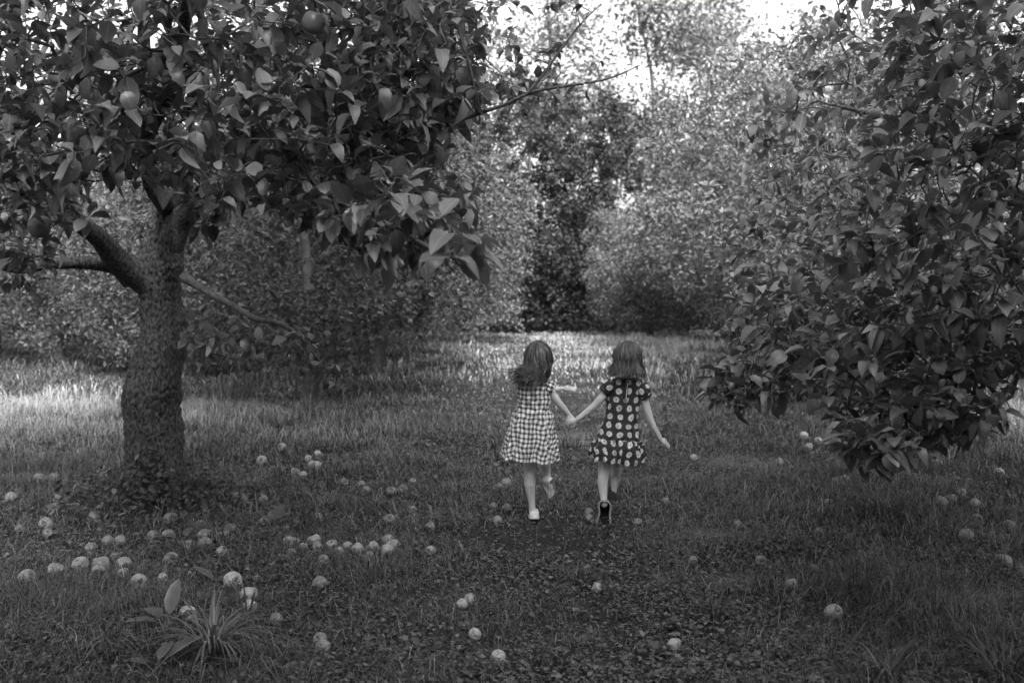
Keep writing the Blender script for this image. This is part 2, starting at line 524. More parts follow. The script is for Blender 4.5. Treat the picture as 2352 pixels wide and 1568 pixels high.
def grass_field():
    parts = []; dparts = []; lparts = []
    for (y0, y1, dens, ws, hs) in ((3.0, 5.2, 7500, 0.0013, 1.0), (5.2, 8.0, 5500, 0.0016, .95), (8.0, 13, 1900, 0.0024, 1.05), (13, 34, 210, 0.007, 1.1)):
        x, y = sample_ground(y0, y1, dens)
        b = bare(x, y)
        dn = 0.35 + 0.9 * vnoise(x, y, 1.7) * vnoise(x, y, 5.0) * 2.0
        keep = (rng.random(len(x)) < dn) & (rng.random(len(x)) > b * .8)
        x, y = x[keep], y[keep]
        n = len(x)
        cl = vnoise(x, y, 1.1) ** 2 * 1.2 + vnoise(x, y, 3.2) ** 3
        mow = 1 - 0.62 * np.exp(-((x - 0.35) / 1.1) ** 2)
        h = (0.03 + 0.105 * cl * rng.uniform(0.4, 1.5, n)) * mow * hs
        h = h * (1 - .75 * np.exp(-((x - .35) ** 2 / .35 + (y - 6.1) ** 2 / .25)))
        h = h * (1 - .35 * np.exp(-(((x + 1.7) / 1.3) ** 2 + ((y - 5.2) / .8) ** 2)))
        w = ws * rng.uniform(0.5, 1.4, n)
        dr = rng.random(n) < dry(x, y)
        ln = rng.uniform(0.3, 1.75, n)
        parts.append(blades(x[~dr], y[~dr], h[~dr], w[~dr], ln[~dr]))
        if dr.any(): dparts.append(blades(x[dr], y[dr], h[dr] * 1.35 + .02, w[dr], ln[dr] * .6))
    # long tufts scattered everywhere
    for k in range(420):
        y = math.sqrt(rng.uniform(3.3 ** 2, 16 ** 2)); x = rng.uniform(-0.55, 0.55) * y
        if rng.random() < 0.5 * math.exp(-((x - 0.45) / 1.2) ** 2): continue
        m = int(rng.uniform(12, 40)); r = rng.uniform(0.03, 0.1)
        xx = x + rng.normal(0, r, m); yy = y + rng.normal(0, r, m)
        sc = rng.uniform(0.6, 1.3)
        parts.append(blades(xx, yy, rng.uniform(0.06, 0.17, m) * sc, rng.uniform(0.0014, 0.003, m) * (1 + y / 14), rng.uniform(0.2, 1.5, m)))
    for (y0, y1, dens, ws) in ((3.0, 6.0, 420, .0014), (6.0, 11.0, 190, .0022)):
        x, y = sample_ground(y0, y1, dens)
        k2 = rng.random(len(x)) < (.15 + 1.6 * vnoise(x + 3, y, 1.3) ** 2) * (1 - .7 * np.exp(-((x - .35) / .9) ** 2))
        x, y = x[k2], y[k2]; n = len(x)
        lparts.append(blades(x, y, rng.uniform(.07, .19, n), ws * rng.uniform(.6, 1.3, n), rng.uniform(.5, 1.7, n)))
    V, F = merge(lparts)
    o = mesh_np('long_grass', V, F, M_GRASS_PALE, kind='stuff')
    o['label'] = 'long pale grass blades bending over the shorter turf'
    V, F = merge(parts)
    o = mesh_np('grass', V, F, M_GRASS, kind='stuff')
    o['label'] = 'short rough grass covering the whole orchard floor'
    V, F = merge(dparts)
    o = mesh_np('pale_grass', V, F, M_GRASS_DRY_SUN, kind='stuff')
    o['label'] = 'pale seeding grass, sunlight painted in, in the open patches between the trees'

def cover_field():
    parts = []
    for (y0, y1, dens, sz) in ((3.0, 5.5, 2600, 0.019), (5.5, 9.0, 1500, 0.02), (9, 15, 280, 0.03)):
        x, y = sample_ground(y0, y1, dens)
        keep = rng.random(len(x)) < 0.15 + 1.7 * vnoise(x + 7, y, 1.4) ** 2 * (1 - 0.8 * bare(x, y))
        x, y = x[keep], y[keep]; n = len(x)
        P = np.stack([x, y, gz(x, y) + rng.uniform(0.0, 0.045, n)], -1)
        az = rng.uniform(0, 2 * math.pi, n)
        D = np.stack([np.cos(az), np.sin(az), rng.uniform(-0.15, 0.5, n)], -1)
        Nn = norm(np.array([0, 0, 1.0]) + rng.normal(0, 0.35, (n, 3)))
        parts.append(leaf_batch(P, D, Nn, sz * rng.uniform(0.6, 1.7, n), rng.uniform(0.28, 0.5, n), rng.uniform(-0.1, 0.4, n), rng.uniform(0, 0.4, n), rows=1))
    V, F = merge(parts)
    o = mesh_np('ground_cover', V, F, M_COVER, kind='stuff')
    o['label'] = 'low creeping leaves and fallen leaves among the grass'

grass_field()
cover_field()

# ------------------------------------------------------------------ orchard trees of the background: three forms, shared meshes
def tree_form(seed, height=4.4, rad=2.3, leaves=20000, leafL=0.092, trunk_h=1.0, low=0.5, ntarget=1500, tall=False, lmat=None):
    global rng
    old = rng; rng = np.random.default_rng(seed)
    parts = []
    tp = smooth_path([(0, 0, -0.1), (rng.normal(0, .05), rng.normal(0, .05), trunk_h * .5), (rng.normal(0, .12), rng.normal(0, .12), trunk_h), (rng.normal(0, .2), rng.normal(0, .2), height * .6), (rng.normal(0, .2), rng.normal(0, .2), height * .85)], 18)
    r0 = 0.13 if not tall else 0.14
    tr = np.linspace(r0, 0.03, 18); tr[0] *= 1.35
    wood = [tube(tp, tr, 9)]
    start = [(p, i - 1) for i, p in enumerate(tp)]
    c = (0, 0, (height + low) / 2 - .25); r = (rad, rad, (height - low) / 2 + .25)
    if tall:
        T = []
        for k in range(26):
            z = rng.uniform(low + 0.5, height - 0.8)
            rr = rad * (1 - ((z - low) / (height - low)) ** 2.2) * 0.85 + 0.5
            a = rng.uniform(0, 6.28); q = rng.uniform(0.2, 0.9) * rr
            T.append(ellipsoid_pts(int(ntarget / 26), (math.cos(a) * q, math.sin(a) * q, z), (rng.uniform(.6, 1.2), rng.uniform(.6, 1.2), rng.uniform(.5, 1.1)), 0.1))
        T = np.vstack(T)
    else:
        T = ellipsoid_pts(int(ntarget * 0.8), c, r, 0.45)
        for k in range(16):
            a = rng.uniform(0, 6.28); z = rng.uniform(0.1, 0.98)
            zz = low + (height - low) * z; rr = rad * math.sqrt(max(0.05, 1 - (2 * z - 1) ** 2))
            T = np.vstack([T, ellipsoid_pts(int(ntarget * 0.02), (math.cos(a) * rr, math.sin(a) * rr, zz), (0.45, 0.45, 0.5), 0.0)])
        keep = T[:, 2] > low + 0.25 * np.abs(rng.normal(0, 1, len(T)))
        T = T[keep]
    pos, par = grow(start, T, step=0.22 if not tall else 0.4, wig=0.03, lift=0.1)
    rd, cnt, tip = pipe_radii(par, 0.003)
    rd = np.minimum(rd, r0 * 0.6)
    m = np.arange(len(tp), len(pos))
    A, B = pos[par[m]], pos[m]
    ra = np.minimum(rd[par[m]], rd[m] * 1.5)
    wood.append(prisms(A, B, ra, rd[m], 4))
    V, F = merge(wood)
    w = mesh_np('trunk', V, F, M_BARK_BG, link=False)
    # leaves cluster round the twigs
    sel = m[rd[m] < 0.02]
    n = leaves
    nc = 900 if not tall else 420
    cen = pos[rng.choice(sel, nc)] + rng.normal(0, 0.05, (nc, 3))
    csz = rng.uniform(0.6, 1.5, nc)
    idx = rng.choice(nc, n, p=csz ** 2 / (csz ** 2).sum())
    P = cen[idx] + rng.normal(0, 1, (n, 3)) * (csz[idx] * (0.10 if not tall else 0.30))[:, None]
    P[:, 2] = np.maximum(P[:, 2], low * 0.75)
    az = rng.normal(0, 1, (n, 3)); D = norm(az * np.array([1, 1, 0.7]) + np.array([0, 0, -0.1]))
    Nn = norm(np.array([0, 0, 1.0]) + rng.normal(0, 0.55, (n, 3)))
    Vl, Fl = leaf_batch(P, D, Nn, leafL * rng.uniform(0.6, 1.35, n), rng.uniform(0.22, 0.34, n), rng.uniform(-0.1, 0.5, n), rng.uniform(0.1, 0.5, n), rows=1)
    f = mesh_np('foliage', Vl, Fl, lmat or (M_LEAF_BG if not tall else M_LEAF_WOOD), link=False, smooth=False)
    rng = old
    return w, f

def place_tree(form, x, y, s, rz, label, cat='tree', group=None, name='apple_tree', sz=None):
    t = empty(name, (x, y, float(gz(x, y))), label, cat, group)
    t.rotation_euler = (0, 0, rz)
    t.scale = (s, s, s if sz is None else sz)
    for src, nm in zip(form, ('trunk', 'foliage')):
        o = src.copy(); o.name = nm
        o.parent = t
        if nm == 'foliage': o['kind'] = 'stuff'
        COL.objects.link(o)
    return t

F1 = tree_form(1, 4.5, 2.4, 26000, low=0.25)
F2 = tree_form(2, 4.2, 2.3, 25000, low=0.2)
F3 = tree_form(3, 4.8, 2.5, 26000, low=0.75, trunk_h=1.3)
GL = 'apple trees in the left hand row'
GR = 'apple trees in the right hand row'
GF = 'apple trees far off to the left'
orch = [
 (F3, -2.65, 12.8, .95, 0.4, 'apple tree with bare leaning trunk just behind the big near tree on the left', GL),
 (F3, -2.4, 17.3, 1.0, 2.0, 'dark leafy apple tree with painted shade, third in the left row, trunk in long grass', GL),
 (F1, -3.1, 22.0, 1.0, 4.0, 'pale leafy apple tree, fourth in the left row', GL),
 (F2, -2.3, 27.5, 1.25, 5.2, 'round pale apple tree closing the left row beside the end of the alley', GL),
 (F3, 5.0, 12.6, 1.0, 1.1, 'broad apple tree directly behind the big near tree on the right', GR),
 (F3, 5.3, 17.6, 1.15, 3.3, 'apple tree, third in the right row, beside the bright grass', GR),
 (F3, 6.4, 23.2, 1.45, 0.3, 'tall pale apple tree, fourth in the right row, bulging over the bright grass', GR),
 (F1, 6.6, 29.0, 1.2, 2.7, 'apple tree at the far end of the right row', GR),
 (F2, 4.3, 31.0, 0.95, 1.7, 'low round apple tree facing the camera at the end of the alley', GR),
 (F1, -9.3, 20.5, 1.0, 2.2, 'bushy apple tree with dark trunk standing beyond the bright grass at the left edge', GF),
 (F3, -6.6, 24.0, 1.15, 1.2, 'bright apple tree seen through the fork of the near left trunk', GF),
 (F2, -12.5, 24.0, 1.25, 0.2, 'apple tree at the left edge behind the low dark limb', GF),
 (F2, -6.0, 18.0, 0.9, 0.9, 'small apple tree right behind the near left trunk', GF),
 (F1, -8.5, 29.0, 1.3, 5.0, 'farthest apple tree in the left background', GF),
 (F3, 10.6, 16.0, 1.0, 2.0, 'apple tree glimpsed through the right crown at the right edge', GR),
 (F1, 10.8, 22.5, 1.2, 4.4, 'apple tree of the next row behind the right hand trees', GR),
]
for f, x, y, s, rz, lab, g in orch:
    t = place_tree(f, x, y, s, rz, lab, group=g)
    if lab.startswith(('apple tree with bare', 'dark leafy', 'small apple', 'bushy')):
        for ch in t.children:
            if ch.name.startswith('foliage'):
                ch.material_slots[0].link = 'OBJECT'; ch.material_slots[0].material = M_LEAF_BG_SHADE  # painted shade for the trees that should lie in shadow
# the rows go on beside the photographer and shade the foreground
place_tree(F1, -3.6, 0.2, 1.05, 0.8, 'apple tree of the left row beside the photographer', group=GL)
place_tree(F3, 3.9, 0.4, 1.1, 1.8, 'apple tree of the right row beside the photographer', group=GR)
place_tree(F2, 0.2, -3.9, 1.3, 2.8, 'unseen apple tree added for shade behind the photographer', group=GR)  # unseen tree, added as a canopy to darken the foreground

# tall wood at the end of the alley
D1 = tree_form(31, 9.0, 3.0, 26000, leafL=0.15, low=.2, trunk_h=1.5, ntarget=1100, lmat=M_LEAF_WOOD_SHADE)
W1 = tree_form(21, 13.5, 3.2, 10500, leafL=0.2, trunk_h=3.0, low=1.0, ntarget=900, tall=True)
W2 = tree_form(22, 12.0, 3.0, 10500, leafL=0.19, trunk_h=2.5, low=0.8, ntarget=850, tall=True)
GW = 'tall trees of the wood beyond the orchard'
# belt of unseen tall trees, added behind the photographer to shade the foreground
for x, y, r, sc, w_ in ((-11.5, -6.5, 1, 1.3, 'leftmost'), (-7.2, -8, 2, 1.35, 'second from the left'), (-3.0, -6.2, 3, 1.3, 'third from the left'), (2.4, -7.2, 4, 1.7, 'straight behind the camera'), (5.4, -6.0, 5, 1.3, 'third from the right'), (9.6, -7, 6, 1.35, 'second from the right'), (13.8, -6.2, 0.4, 1.3, 'rightmost')):
    place_tree((W1, W2)[int(r) % 2], x, y, sc, r, f'unseen tall tree added for shade behind the photographer, {w_}', group='shade trees added behind the photographer', name='wood_tree')
wood = [
 (W1, 1.6, 44, 1.3, 0.3, 'tall slender tree in the middle of the wood, above the dark trees'),
 (W2, 5.6, 43, 1.35, 1.4, 'tall tree of the wood with its top just left of the open sky'),
 (W1, -2.6, 45, 1.1, 2.6, 'tall tree of the wood left of the middle, above the pale apple tree'),
 (W2, 9.4, 46, 1.35, 4.0, 'tallest see-through tree of the wood, right beside the patch of open sky'),
 (W2, 14.5, 42, 0.62, 5.0, 'short tree of the wood right under the open sky'),
 (W1, 19.5, 44, 0.8, 0.9, 'tree of the wood mostly behind the right hand apple trees'),
 (W2, -6.8, 44, 0.9, 3.1, 'lower tree of the wood behind the sparse shoots of the left tree'),
 (W1, -11.0, 44, 1.0, 3.9, 'tree of the wood behind the crown of the left tree'),
 (W2, -17.5, 42, 1.0, 0.4, 'tree of the wood far to the left of the alley'),
 (W1, -23.0, 44, 0.9, 5.5, 'leftmost tree of the wood'),
 (W1, 24.0, 44, 0.9, 3.3, 'rightmost tree of the wood'),
 (D1, 0.6, 35.5, 1.0, 1.0, 'tree with shade-painted leaves behind the heads of the children, at the alley end'),
 (D1, 3.6, 35.0, .95, 2.5, 'tree with shade-painted leaves right of the middle, behind the low round apple tree'),
 (D1, -2.6, 38.0, 0.9, 4.0, 'tree with shade-painted leaves behind the pale apple tree that closes the left row'),
 (D1, 8.2, 38.5, .85, 5.2, 'tree with shade-painted leaves behind the far end of the right row'),
]
for f, x, y, s, rz, lab in wood:
    place_tree(f, x, y, s, rz, lab, group=GW, name='wood_tree')

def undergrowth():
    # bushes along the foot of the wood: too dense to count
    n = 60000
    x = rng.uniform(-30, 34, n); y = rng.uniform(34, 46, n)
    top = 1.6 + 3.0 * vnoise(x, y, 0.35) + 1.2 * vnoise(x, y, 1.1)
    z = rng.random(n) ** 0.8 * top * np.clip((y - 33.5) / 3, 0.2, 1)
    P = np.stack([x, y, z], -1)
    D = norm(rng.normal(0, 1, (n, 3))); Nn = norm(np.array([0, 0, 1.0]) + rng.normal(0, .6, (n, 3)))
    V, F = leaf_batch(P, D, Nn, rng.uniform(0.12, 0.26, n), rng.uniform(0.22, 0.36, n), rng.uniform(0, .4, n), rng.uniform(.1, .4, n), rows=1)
    o = mesh_np('undergrowth', V, F, M_LEAF_WOOD_SHADE, kind='stuff', smooth=False)
    o['label'] = 'undergrowth with shade-painted leaves along the foot of the wood'
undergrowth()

# ------------------------------------------------------------------ the two near apple trees
LEAF_FORMS = []
for k in range(7):
    c = [0.35, 0.6, 0.2, 0.75, 0.45, 0.85, 0.3][k]; fo = [0.3, 0.15, 0.45, 0.25, 0.6, 0.35, 0.1][k]; w = [0.29, 0.34, 0.27, 0.31, 0.33, 0.28, 0.35][k]
    V, F = leaf_batch([[0, 0, 0]], [[0, 1, 0]], [[0, 0, 1]], [1.0], [w], [c], [fo], rows=4, petiole=0.0)
    pv, pf = prisms(np.array([[0, -0.22, 0.03]]), np.array([[0, 0.01, 0.0]]), [0.012], [0.009], 3)
    V, F = merge([(V, F), (pv, pf)])
    LEAF_FORMS.append([mesh_np('leaf', V, F, M_LEAF_V, link=False).data, None])
    LEAF_FORMS[-1][1] = mesh_np('leaf', V, F, M_LEAF_V, link=False).data

def near_tree(root, pos, par, n_wood, silhouette, mat, form_i, L0, per_node, rmax, extra=None, near_n=290, cut=None):
    rd, cnt, tip = pipe_radii(par, 0.002, 0.42)
    m = np.arange(n_wood, len(pos))
    A, B = pos[par[m]], pos[m]
    V, F = prisms(A, B, np.minimum(rd[par[m]], rd[m] * 1.6), rd[m], 5)
    mesh_np('twigs', V, F, M_TWIG, parent=root, kind='stuff')
    par2 = par.copy(); par2[:n_wood] = -1
    P, D, Nn, L = foliage_on(pos, par2, rd, tip, rmax, per_node, L0)
    ctr = P + D * L[:, None] * 0.5
    px, py, dp = proj(ctr)
    vis = (px > -60) & (px < 2412) & (py > -60) & (py < 1620) & (ctr[:, 1] > 0.5)
    ok = ~vis | in_poly(px + rng.normal(0, 18, len(px)), py + rng.normal(0, 14, len(px)), silhouette)
    if cut is not None: ok &= ~(vis & in_poly(px, py, cut))
    ok &= (np.linalg.norm(ctr - np.array([0, 0, CAM_H]), axis=1) > 2.7)
    ok &= ~((px > 1120) & (px < 1600) & (py < 330) & (rng.random(len(px)) < .6) & (root.name == 'apple_tree' or True)) | (px > 1600) | (dp > 6)
    P, D, Nn, L, vis, dp, px, py = [a[ok] for a in (P, D, Nn, L, vis, dp, px, py)]
    L = np.where((px > 1120) & (px < 1600) & (py < 330) & (dp < 6), L * .6, L)
    W = rng.uniform(0.25, 0.36, len(P)); curl = rng.uniform(0.2, 1.1, len(P)); fold = rng.uniform(0.05, 0.55, len(P))
    # nearest in-frame leaves become objects of their own
    # what shows: keep the nearest leaf of each small screen cell, then the largest of those
    inv = np.where(vis & (px > 0) & (px < 2352) & (py > 0))[0]
    cell = (px[inv] // 26).astype(int) * 1000 + (py[inv] // 26).astype(int)
    order = np.argsort(dp[inv])
    _, first = np.unique(cell[order], return_index=True)
    cand = inv[order[first]]
    size = L[cand] / dp[cand]
    chosen = cand[np.argsort(-size)[:near_n]]
    rest = np.ones(len(P), bool); rest[chosen] = False
    hi = rest & vis; lo = rest & ~vis
    parts = []
    if hi.any(): parts.append(leaf_batch(P[hi], D[hi], Nn[hi], L[hi], W[hi], curl[hi], fold[hi], rows=3, petiole=0.12))
    if lo.any():
        parts.append(leaf_batch(P[lo], D[lo], Nn[lo], L[lo], W[lo], curl[lo], fold[lo], rows=1, petiole=0.12))
    V, F = merge(parts)
    mesh_np('foliage', V, F, mat, parent=root, kind='stuff')
    rl = root.location
    for i in chosen:
        d = norm(D[i]); b = norm(np.cross(d, Nn[i])); nn = np.cross(b, d)
        o = bpy.data.objects.new('leaf', LEAF_FORMS[int(rng.integers(7))][form_i])
        COL.objects.link(o)
        s = float(L[i])
        p = P[i] + d * s * 0.22
        M3 = Matrix(((b[0], d[0], nn[0], p[0] - rl[0]), (b[1], d[1], nn[1], p[1] - rl[1]), (b[2], d[2], nn[2], p[2] - rl[2]), (0, 0, 0, 1)))
        o.parent = root
        o.matrix_local = M3 @ Matrix.Diagonal((s, s, s, 1))
    print('near tree leaves', len(P), 'segments', len(m))

# ---- left tree
LT = empty('apple_tree', tuple(ground_at(362, 1150)), 'large near apple tree on the left with rough flaking trunk and overhanging crown', 'tree', 'near apple trees framing the alley')
LY = float(LT.location.y)
def limb_part(name, pts, radii, n, sides, rough, rs, root, mat=None):
    path = smooth_path(pts, n)
    R = np.interp(np.linspace(0, 1, n), np.linspace(0, 1, len(radii)), radii)
    V, F = tube(path, R, sides, rough, rs)
    mesh_np(name, V, F, mat or M_BARK, parent=root)
    return path
Y0 = LY
trunk = limb_part('trunk', [at(362, 1200, Y0), at(360, 1110, Y0), at(352, 1000, Y0), at(350, 900, Y0 + .02), at(372, 790, Y0), at(372, 690, Y0), at(366, 610, Y0), at(380, 520, Y0 - .02), at(385, 430, Y0)],
                  [.28, .215, .184, .2, .15, .135, .15, .105, .075], 270, 190, 0.014, 46.0, LT)
limbs = []
limbs.append(limb_part('limb', [at(360, 655, Y0 - .02), at(320, 635, Y0 - .1), at(275, 605, Y0 - .25), at(225, 545, Y0 - .5), at(150, 492, Y0 - .8), at(60, 440, Y0 - 1.2), at(-120, 330, Y0 - 1.6)], [.12, .10, .085, .062, .055, .045, .02], 50, 20, 0.004, 18, LT))
limbs.append(limb_part('limb', [at(300, 640, Y0 - .1), at(262, 612, Y0 - .2), at(190, 603, Y0 - .3), at(110, 605, Y0 - .5), at(30, 612, Y0 - .6), at(-120, 560, Y0 - .9)], [.075, .055, .042, .04, .042, .02], 40, 16, 0.004, 18, LT))
limbs.append(limb_part('limb', [at(385, 560, Y0 - .02), at(420, 500, Y0 - .1), at(470, 450, Y0 - .3), at(540, 408, Y0 - .7), at(640, 372, Y0 - 1.3), at(760, 330, Y0 - 1.9), at(900, 270, Y0 - 2.4)], [.11, .085, .07, .066, .055, .04, .018], 50, 20, 0.004, 18, LT))
limbs.append(limb_part('limb', [at(380, 450, Y0), at(370, 350, Y0 + .1), at(340, 220, Y0 + .1), at(330, 60, Y0), at(340, -140, Y0 - .1)], [.085, .06, .05, .04, .02], 30, 14, 0.004, 18, LT))
limbs.append(limb_part('limb', [at(385, 470, Y0), at(440, 380, Y0 + .6), at(520, 270, Y0 + 1.2), at(640, 150, Y0 + 1.7), at(720, 20, Y0 + 2.1)], [.075, .06, .045, .035, .018], 30, 14, 0.004, 18, LT))
limbs.append(limb_part('limb', [at(385, 480, Y0), at(350, 420, Y0 - .6), at(330, 330, Y0 - 1.5), at(400, 180, Y0 - 2.3), at(440, -60, Y0 - 2.9)], [.07, .055, .045, .035, .018], 36, 14, 0.004, 18, LT))
limbs.append(limb_part('limb', [at(540, 410, Y0 - .7), at(640, 405, Y0 - 1.6), at(720, 425, Y0 - 2.5), at(800, 470, Y0 - 3.0), at(900, 520, Y0 - 3.35), at(1000, 575, Y0 - 3.55), at(1110, 618, Y0 - 3.7)], [.045, .032, .02, .014, .009, .006, .003], 50, 10, 0, 1, LT, M_TWIG))
# thin low branch on the right of the trunk
low_br = limb_part('branch', [at(420, 636, Y0 - .1), at(480, 672, Y0 - .3), at(540, 705, Y0 - .5), at(590, 733, Y0 - .65), at(640, 742, Y0 - .75), at(690, 775, Y0 - .85), at(735, 830, Y0 - .9)], [.03, .024, .02, .018, .016, .012, .006], 50, 10, 0, 1, LT, M_TWIG)
# long shoots reaching over the alley
shoot1 = limb_part('shoot', [at(900, 330, 4.6), at(1000, 295, 4.5), at(1095, 262, 4.4), at(1160, 240, 4.35), at(1230, 210, 4.3), at(1320, 195, 4.25), at(1400, 180, 4.2), at(1470, 150, 4.2)], [.016, .012, .010, .008, .007, .006, .004, .002], 50, 8, 0, 1, LT, M_TWIG)
shoot2 = limb_part('shoot', [at(1096, 262, 4.4), at(1088, 200, 4.35), at(1072, 130, 4.3), at(1050, 60, 4.3), at(1020, -30, 4.3)], [.009, .008, .007, .006, .003], 30, 8, 0, 1, LT, M_TWIG)
shoot3 = limb_part('shoot', [at(1210, 216, 4.3), at(1245, 175, 4.3), at(1270, 140, 4.3), at(1330, 60, 4.3), at(1380, 10, 4.3)], [.007, .006, .005, .004, .002], 30, 8, 0, 1, LT, M_TWIG)

SIL_L = [(-400, -900), (1420, -900), (1400, -60), (1410, 40), (1330, 90), (1380, 130), (1500, 130), (1480, 200), (1300, 235), (1170, 270), (1080, 300), (1040, 330), (1020, 380), (1170, 430), (1150, 540), (1165, 660), (1080, 640), (960, 590), (930, 640), (850, 620), (800, 560), (700, 500), (560, 500), (500, 545), (440, 520), (420, 460), (330, 425), (250, 412), (170, 425), (205, 470), (205, 520), (120, 520), (160, 590), (100, 640), (90, 700), (-400, 760)]
start = [(p, i - 1) for i, p in enumerate(trunk[120::6])]
def add_path(start, path, every):
    base = len(start)
    q = np.array([s[0] for s in start]); j = int(np.argmin(np.linalg.norm(q - path[0], axis=1)))
    for i, p in enumerate(path[::every]):
        start.append((p, j if i == 0 else base + i - 1))
for pth in limbs: add_path(start, pth, 2)
for pth in (shoot1, shoot2, shoot3): add_path(start, pth, 2)
nL = len(start)
T = np.vstack([ellipsoid_pts(2600, (-2.5, LY - .4, 3.0), (3.0, 3.6, 1.25), 0.3),
               ellipsoid_pts(650, at(520, 250, 4.3), (1.0, 0.7, 0.8), 0.1),
               ellipsoid_pts(560, at(860, 280, 4.5), (0.5, 0.7, 0.8), 0.1),
               ellipsoid_pts(300, at(150, 250, 4.6), (0.7, 0.6, 0.5), 0.1),
               ellipsoid_pts(160, at(880, 480, 4.2), (0.45, 0.4, 0.22), 0.0),
               ellipsoid_pts(160, at(120, 520, 5.6), (0.7, 0.5, 0.4), 0.0)])
sp = lambda path, n, r: np.vstack([path[int(k)] + rng.normal(0, r, 3) for k in rng.uniform(0.15 * len(path), len(path) - 1, n)])
T = np.vstack([T, ellipsoid_pts(260, at(960, 150, 4.6), (.3, .5, .45), 0.0), sp(limbs[-1][18:], 60, 0.07), sp(shoot1, 26, 0.05), sp(shoot2, 14, 0.04), sp(shoot3, 14, 0.04)])
px, py, dp = proj(T)
ok = ((px < -60) | (py < -60) | (dp < 0.6) | in_poly(px, py, SIL_L)) & (dp > 2.7)
ok &= ~((px > 1090) & (py > -60) & (dp < 6) & (np.arange(len(T)) < 4430) & (rng.random(len(T)) < 0.93))
T = T[ok]
pos, par = grow(start, T, step=0.085, wig=0.006, lift=0.05)
near_tree(LT, pos, par, nL, SIL_L, M_LEAF, 0, 0.073, 1.75, 0.0085)

# ---- small foliage on the low thin branch of the left tree
start = [(p, i - 1) for i, p in enumerate(low_br[::3])]
nB = len(start)
T = np.vstack([ellipsoid_pts(110, at(500, 765, Y0 - .3), (.25, .3, .25), 0), ellipsoid_pts(90, at(660, 800, Y0 - .8), (.2, .25, .18), 0), ellipsoid_pts(40, at(730, 850, Y0 - .9), (.14, .12, .1), 0)])
pos, par = grow(start, T, step=0.07, wig=0.006)
rd, cnt, tip = pipe_radii(par, 0.0016, 0.4)
m = np.arange(nB, len(pos))
V, F = prisms(pos[par[m]], pos[m], rd[m] * 1.1, rd[m], 4)
mesh_np('twigs', V, F, M_TWIG, parent=LT, kind='stuff')
par2 = par.copy(); par2[:nB] = -1
P, D, Nn, L = foliage_on(pos, par2, rd, tip, 0.007, 0.9, 0.065, droop=0.7, tip_n=2)
V, F = leaf_batch(P, D, Nn, L, np.full(len(P), .3), rng.uniform(0, .5, len(P)), rng.uniform(0, .5, len(P)), rows=3, petiole=0.1)
mesh_np('foliage', V, F, M_LEAF, parent=LT, kind='stuff')

# ---- right tree
RT = empty('apple_tree', (4.2, 7.4, float(gz(4.2, 7.4))), 'large near apple tree on the right with leafy branches sweeping down to the grass', 'tree', 'near apple trees framing the alley')
rx, ry = 4.2, 7.4
rtrunk = limb_part('trunk', [(rx, ry, -.1), (rx + .03, ry, .4), (rx - .03, ry, .9), (rx, ry + .05, 1.5), (rx + .05, ry, 2.3), (rx, ry, 3.4)], [.24, .19, .17, .16, .1, .03], 110, 60, 0.014, 26, RT)
rl = []
def rlimb(pts, r0, r1=0.012):
    n = len(pts)
    rl.append(limb_part('limb', pts, list(np.geomspace(r0, r1, n)), 40, 12, 0.003, 18, RT))
rlimb([(rx, ry, 1.3), (rx - .5, ry - .9, 1.75), (rx - .8, ry - 1.9, 1.7), (rx - 1.6, ry - 2.9, 1.35), (rx - 1.95, ry - 3.4, .95)], .09)
rlimb([(rx, ry, 1.2), (rx - .7, ry - .3, 1.6), (rx - 1.3, ry - .8, 1.5), (rx - 1.75, ry - 1.2, 1.1), (rx - 1.95, ry - 1.5, .8)], .08)
rlimb([(rx, ry, 1.5), (rx - .2, ry - 1.2, 2.3), (rx - .4, ry - 2.4, 2.6), (rx - .6, ry - 3.5, 2.5)], .09)
rlimb([(rx, ry, 1.6), (rx - .7, ry - .2, 2.3), (rx - 1.4, ry - .4, 2.6), (rx - 2.0, ry - .6, 2.7)], .08)
rlimb([(rx, ry, 1.5), (rx + .5, ry - 1.0, 2.1), (rx + .9, ry - 2.2, 2.2), (rx + .9, ry - 3.2, 1.8)], .08)
rlimb([(rx, ry, 1.4), (rx + .9, ry + .3, 2.0), (rx + 1.8, ry + .3, 2.1)], .08)
rlimb([(rx, ry, 1.4), (rx + .1, ry + 1.0, 2.1), (rx - .3, ry + 2.0, 2.4)], .08)
rlimb([(rx, ry, 1.0), (rx - .2, ry - .9, 1.25), (rx - .4, ry - 2.0, 1.15), (rx - .55, ry - 2.8, .85)], .06)
SIL_R = [(1880, -900), (1905, 0), (1850, 70), (1810, 90), (1840, 130), (1800, 200), (1740, 260), (1690, 330), (1720, 430), (1690, 520), (1660, 620), (1640, 700), (1650, 800), (1640, 850), (1590, 880), (1600, 930), (1680, 960), (1760, 935), (1840, 930), (1880, 980), (1890, 1040), (1950, 1070), (2040, 1085), (2130, 1040), (2190, 1020), (2270, 1000), (2320, 950), (2330, 870), (2352, 850), (2420, 880), (2900, 950), (2900, -900)]
start = [(p, i - 1) for i, p in enumerate(rtrunk[40::6])]
for pth in rl: add_path(start, pth, 2)
nR = len(start)
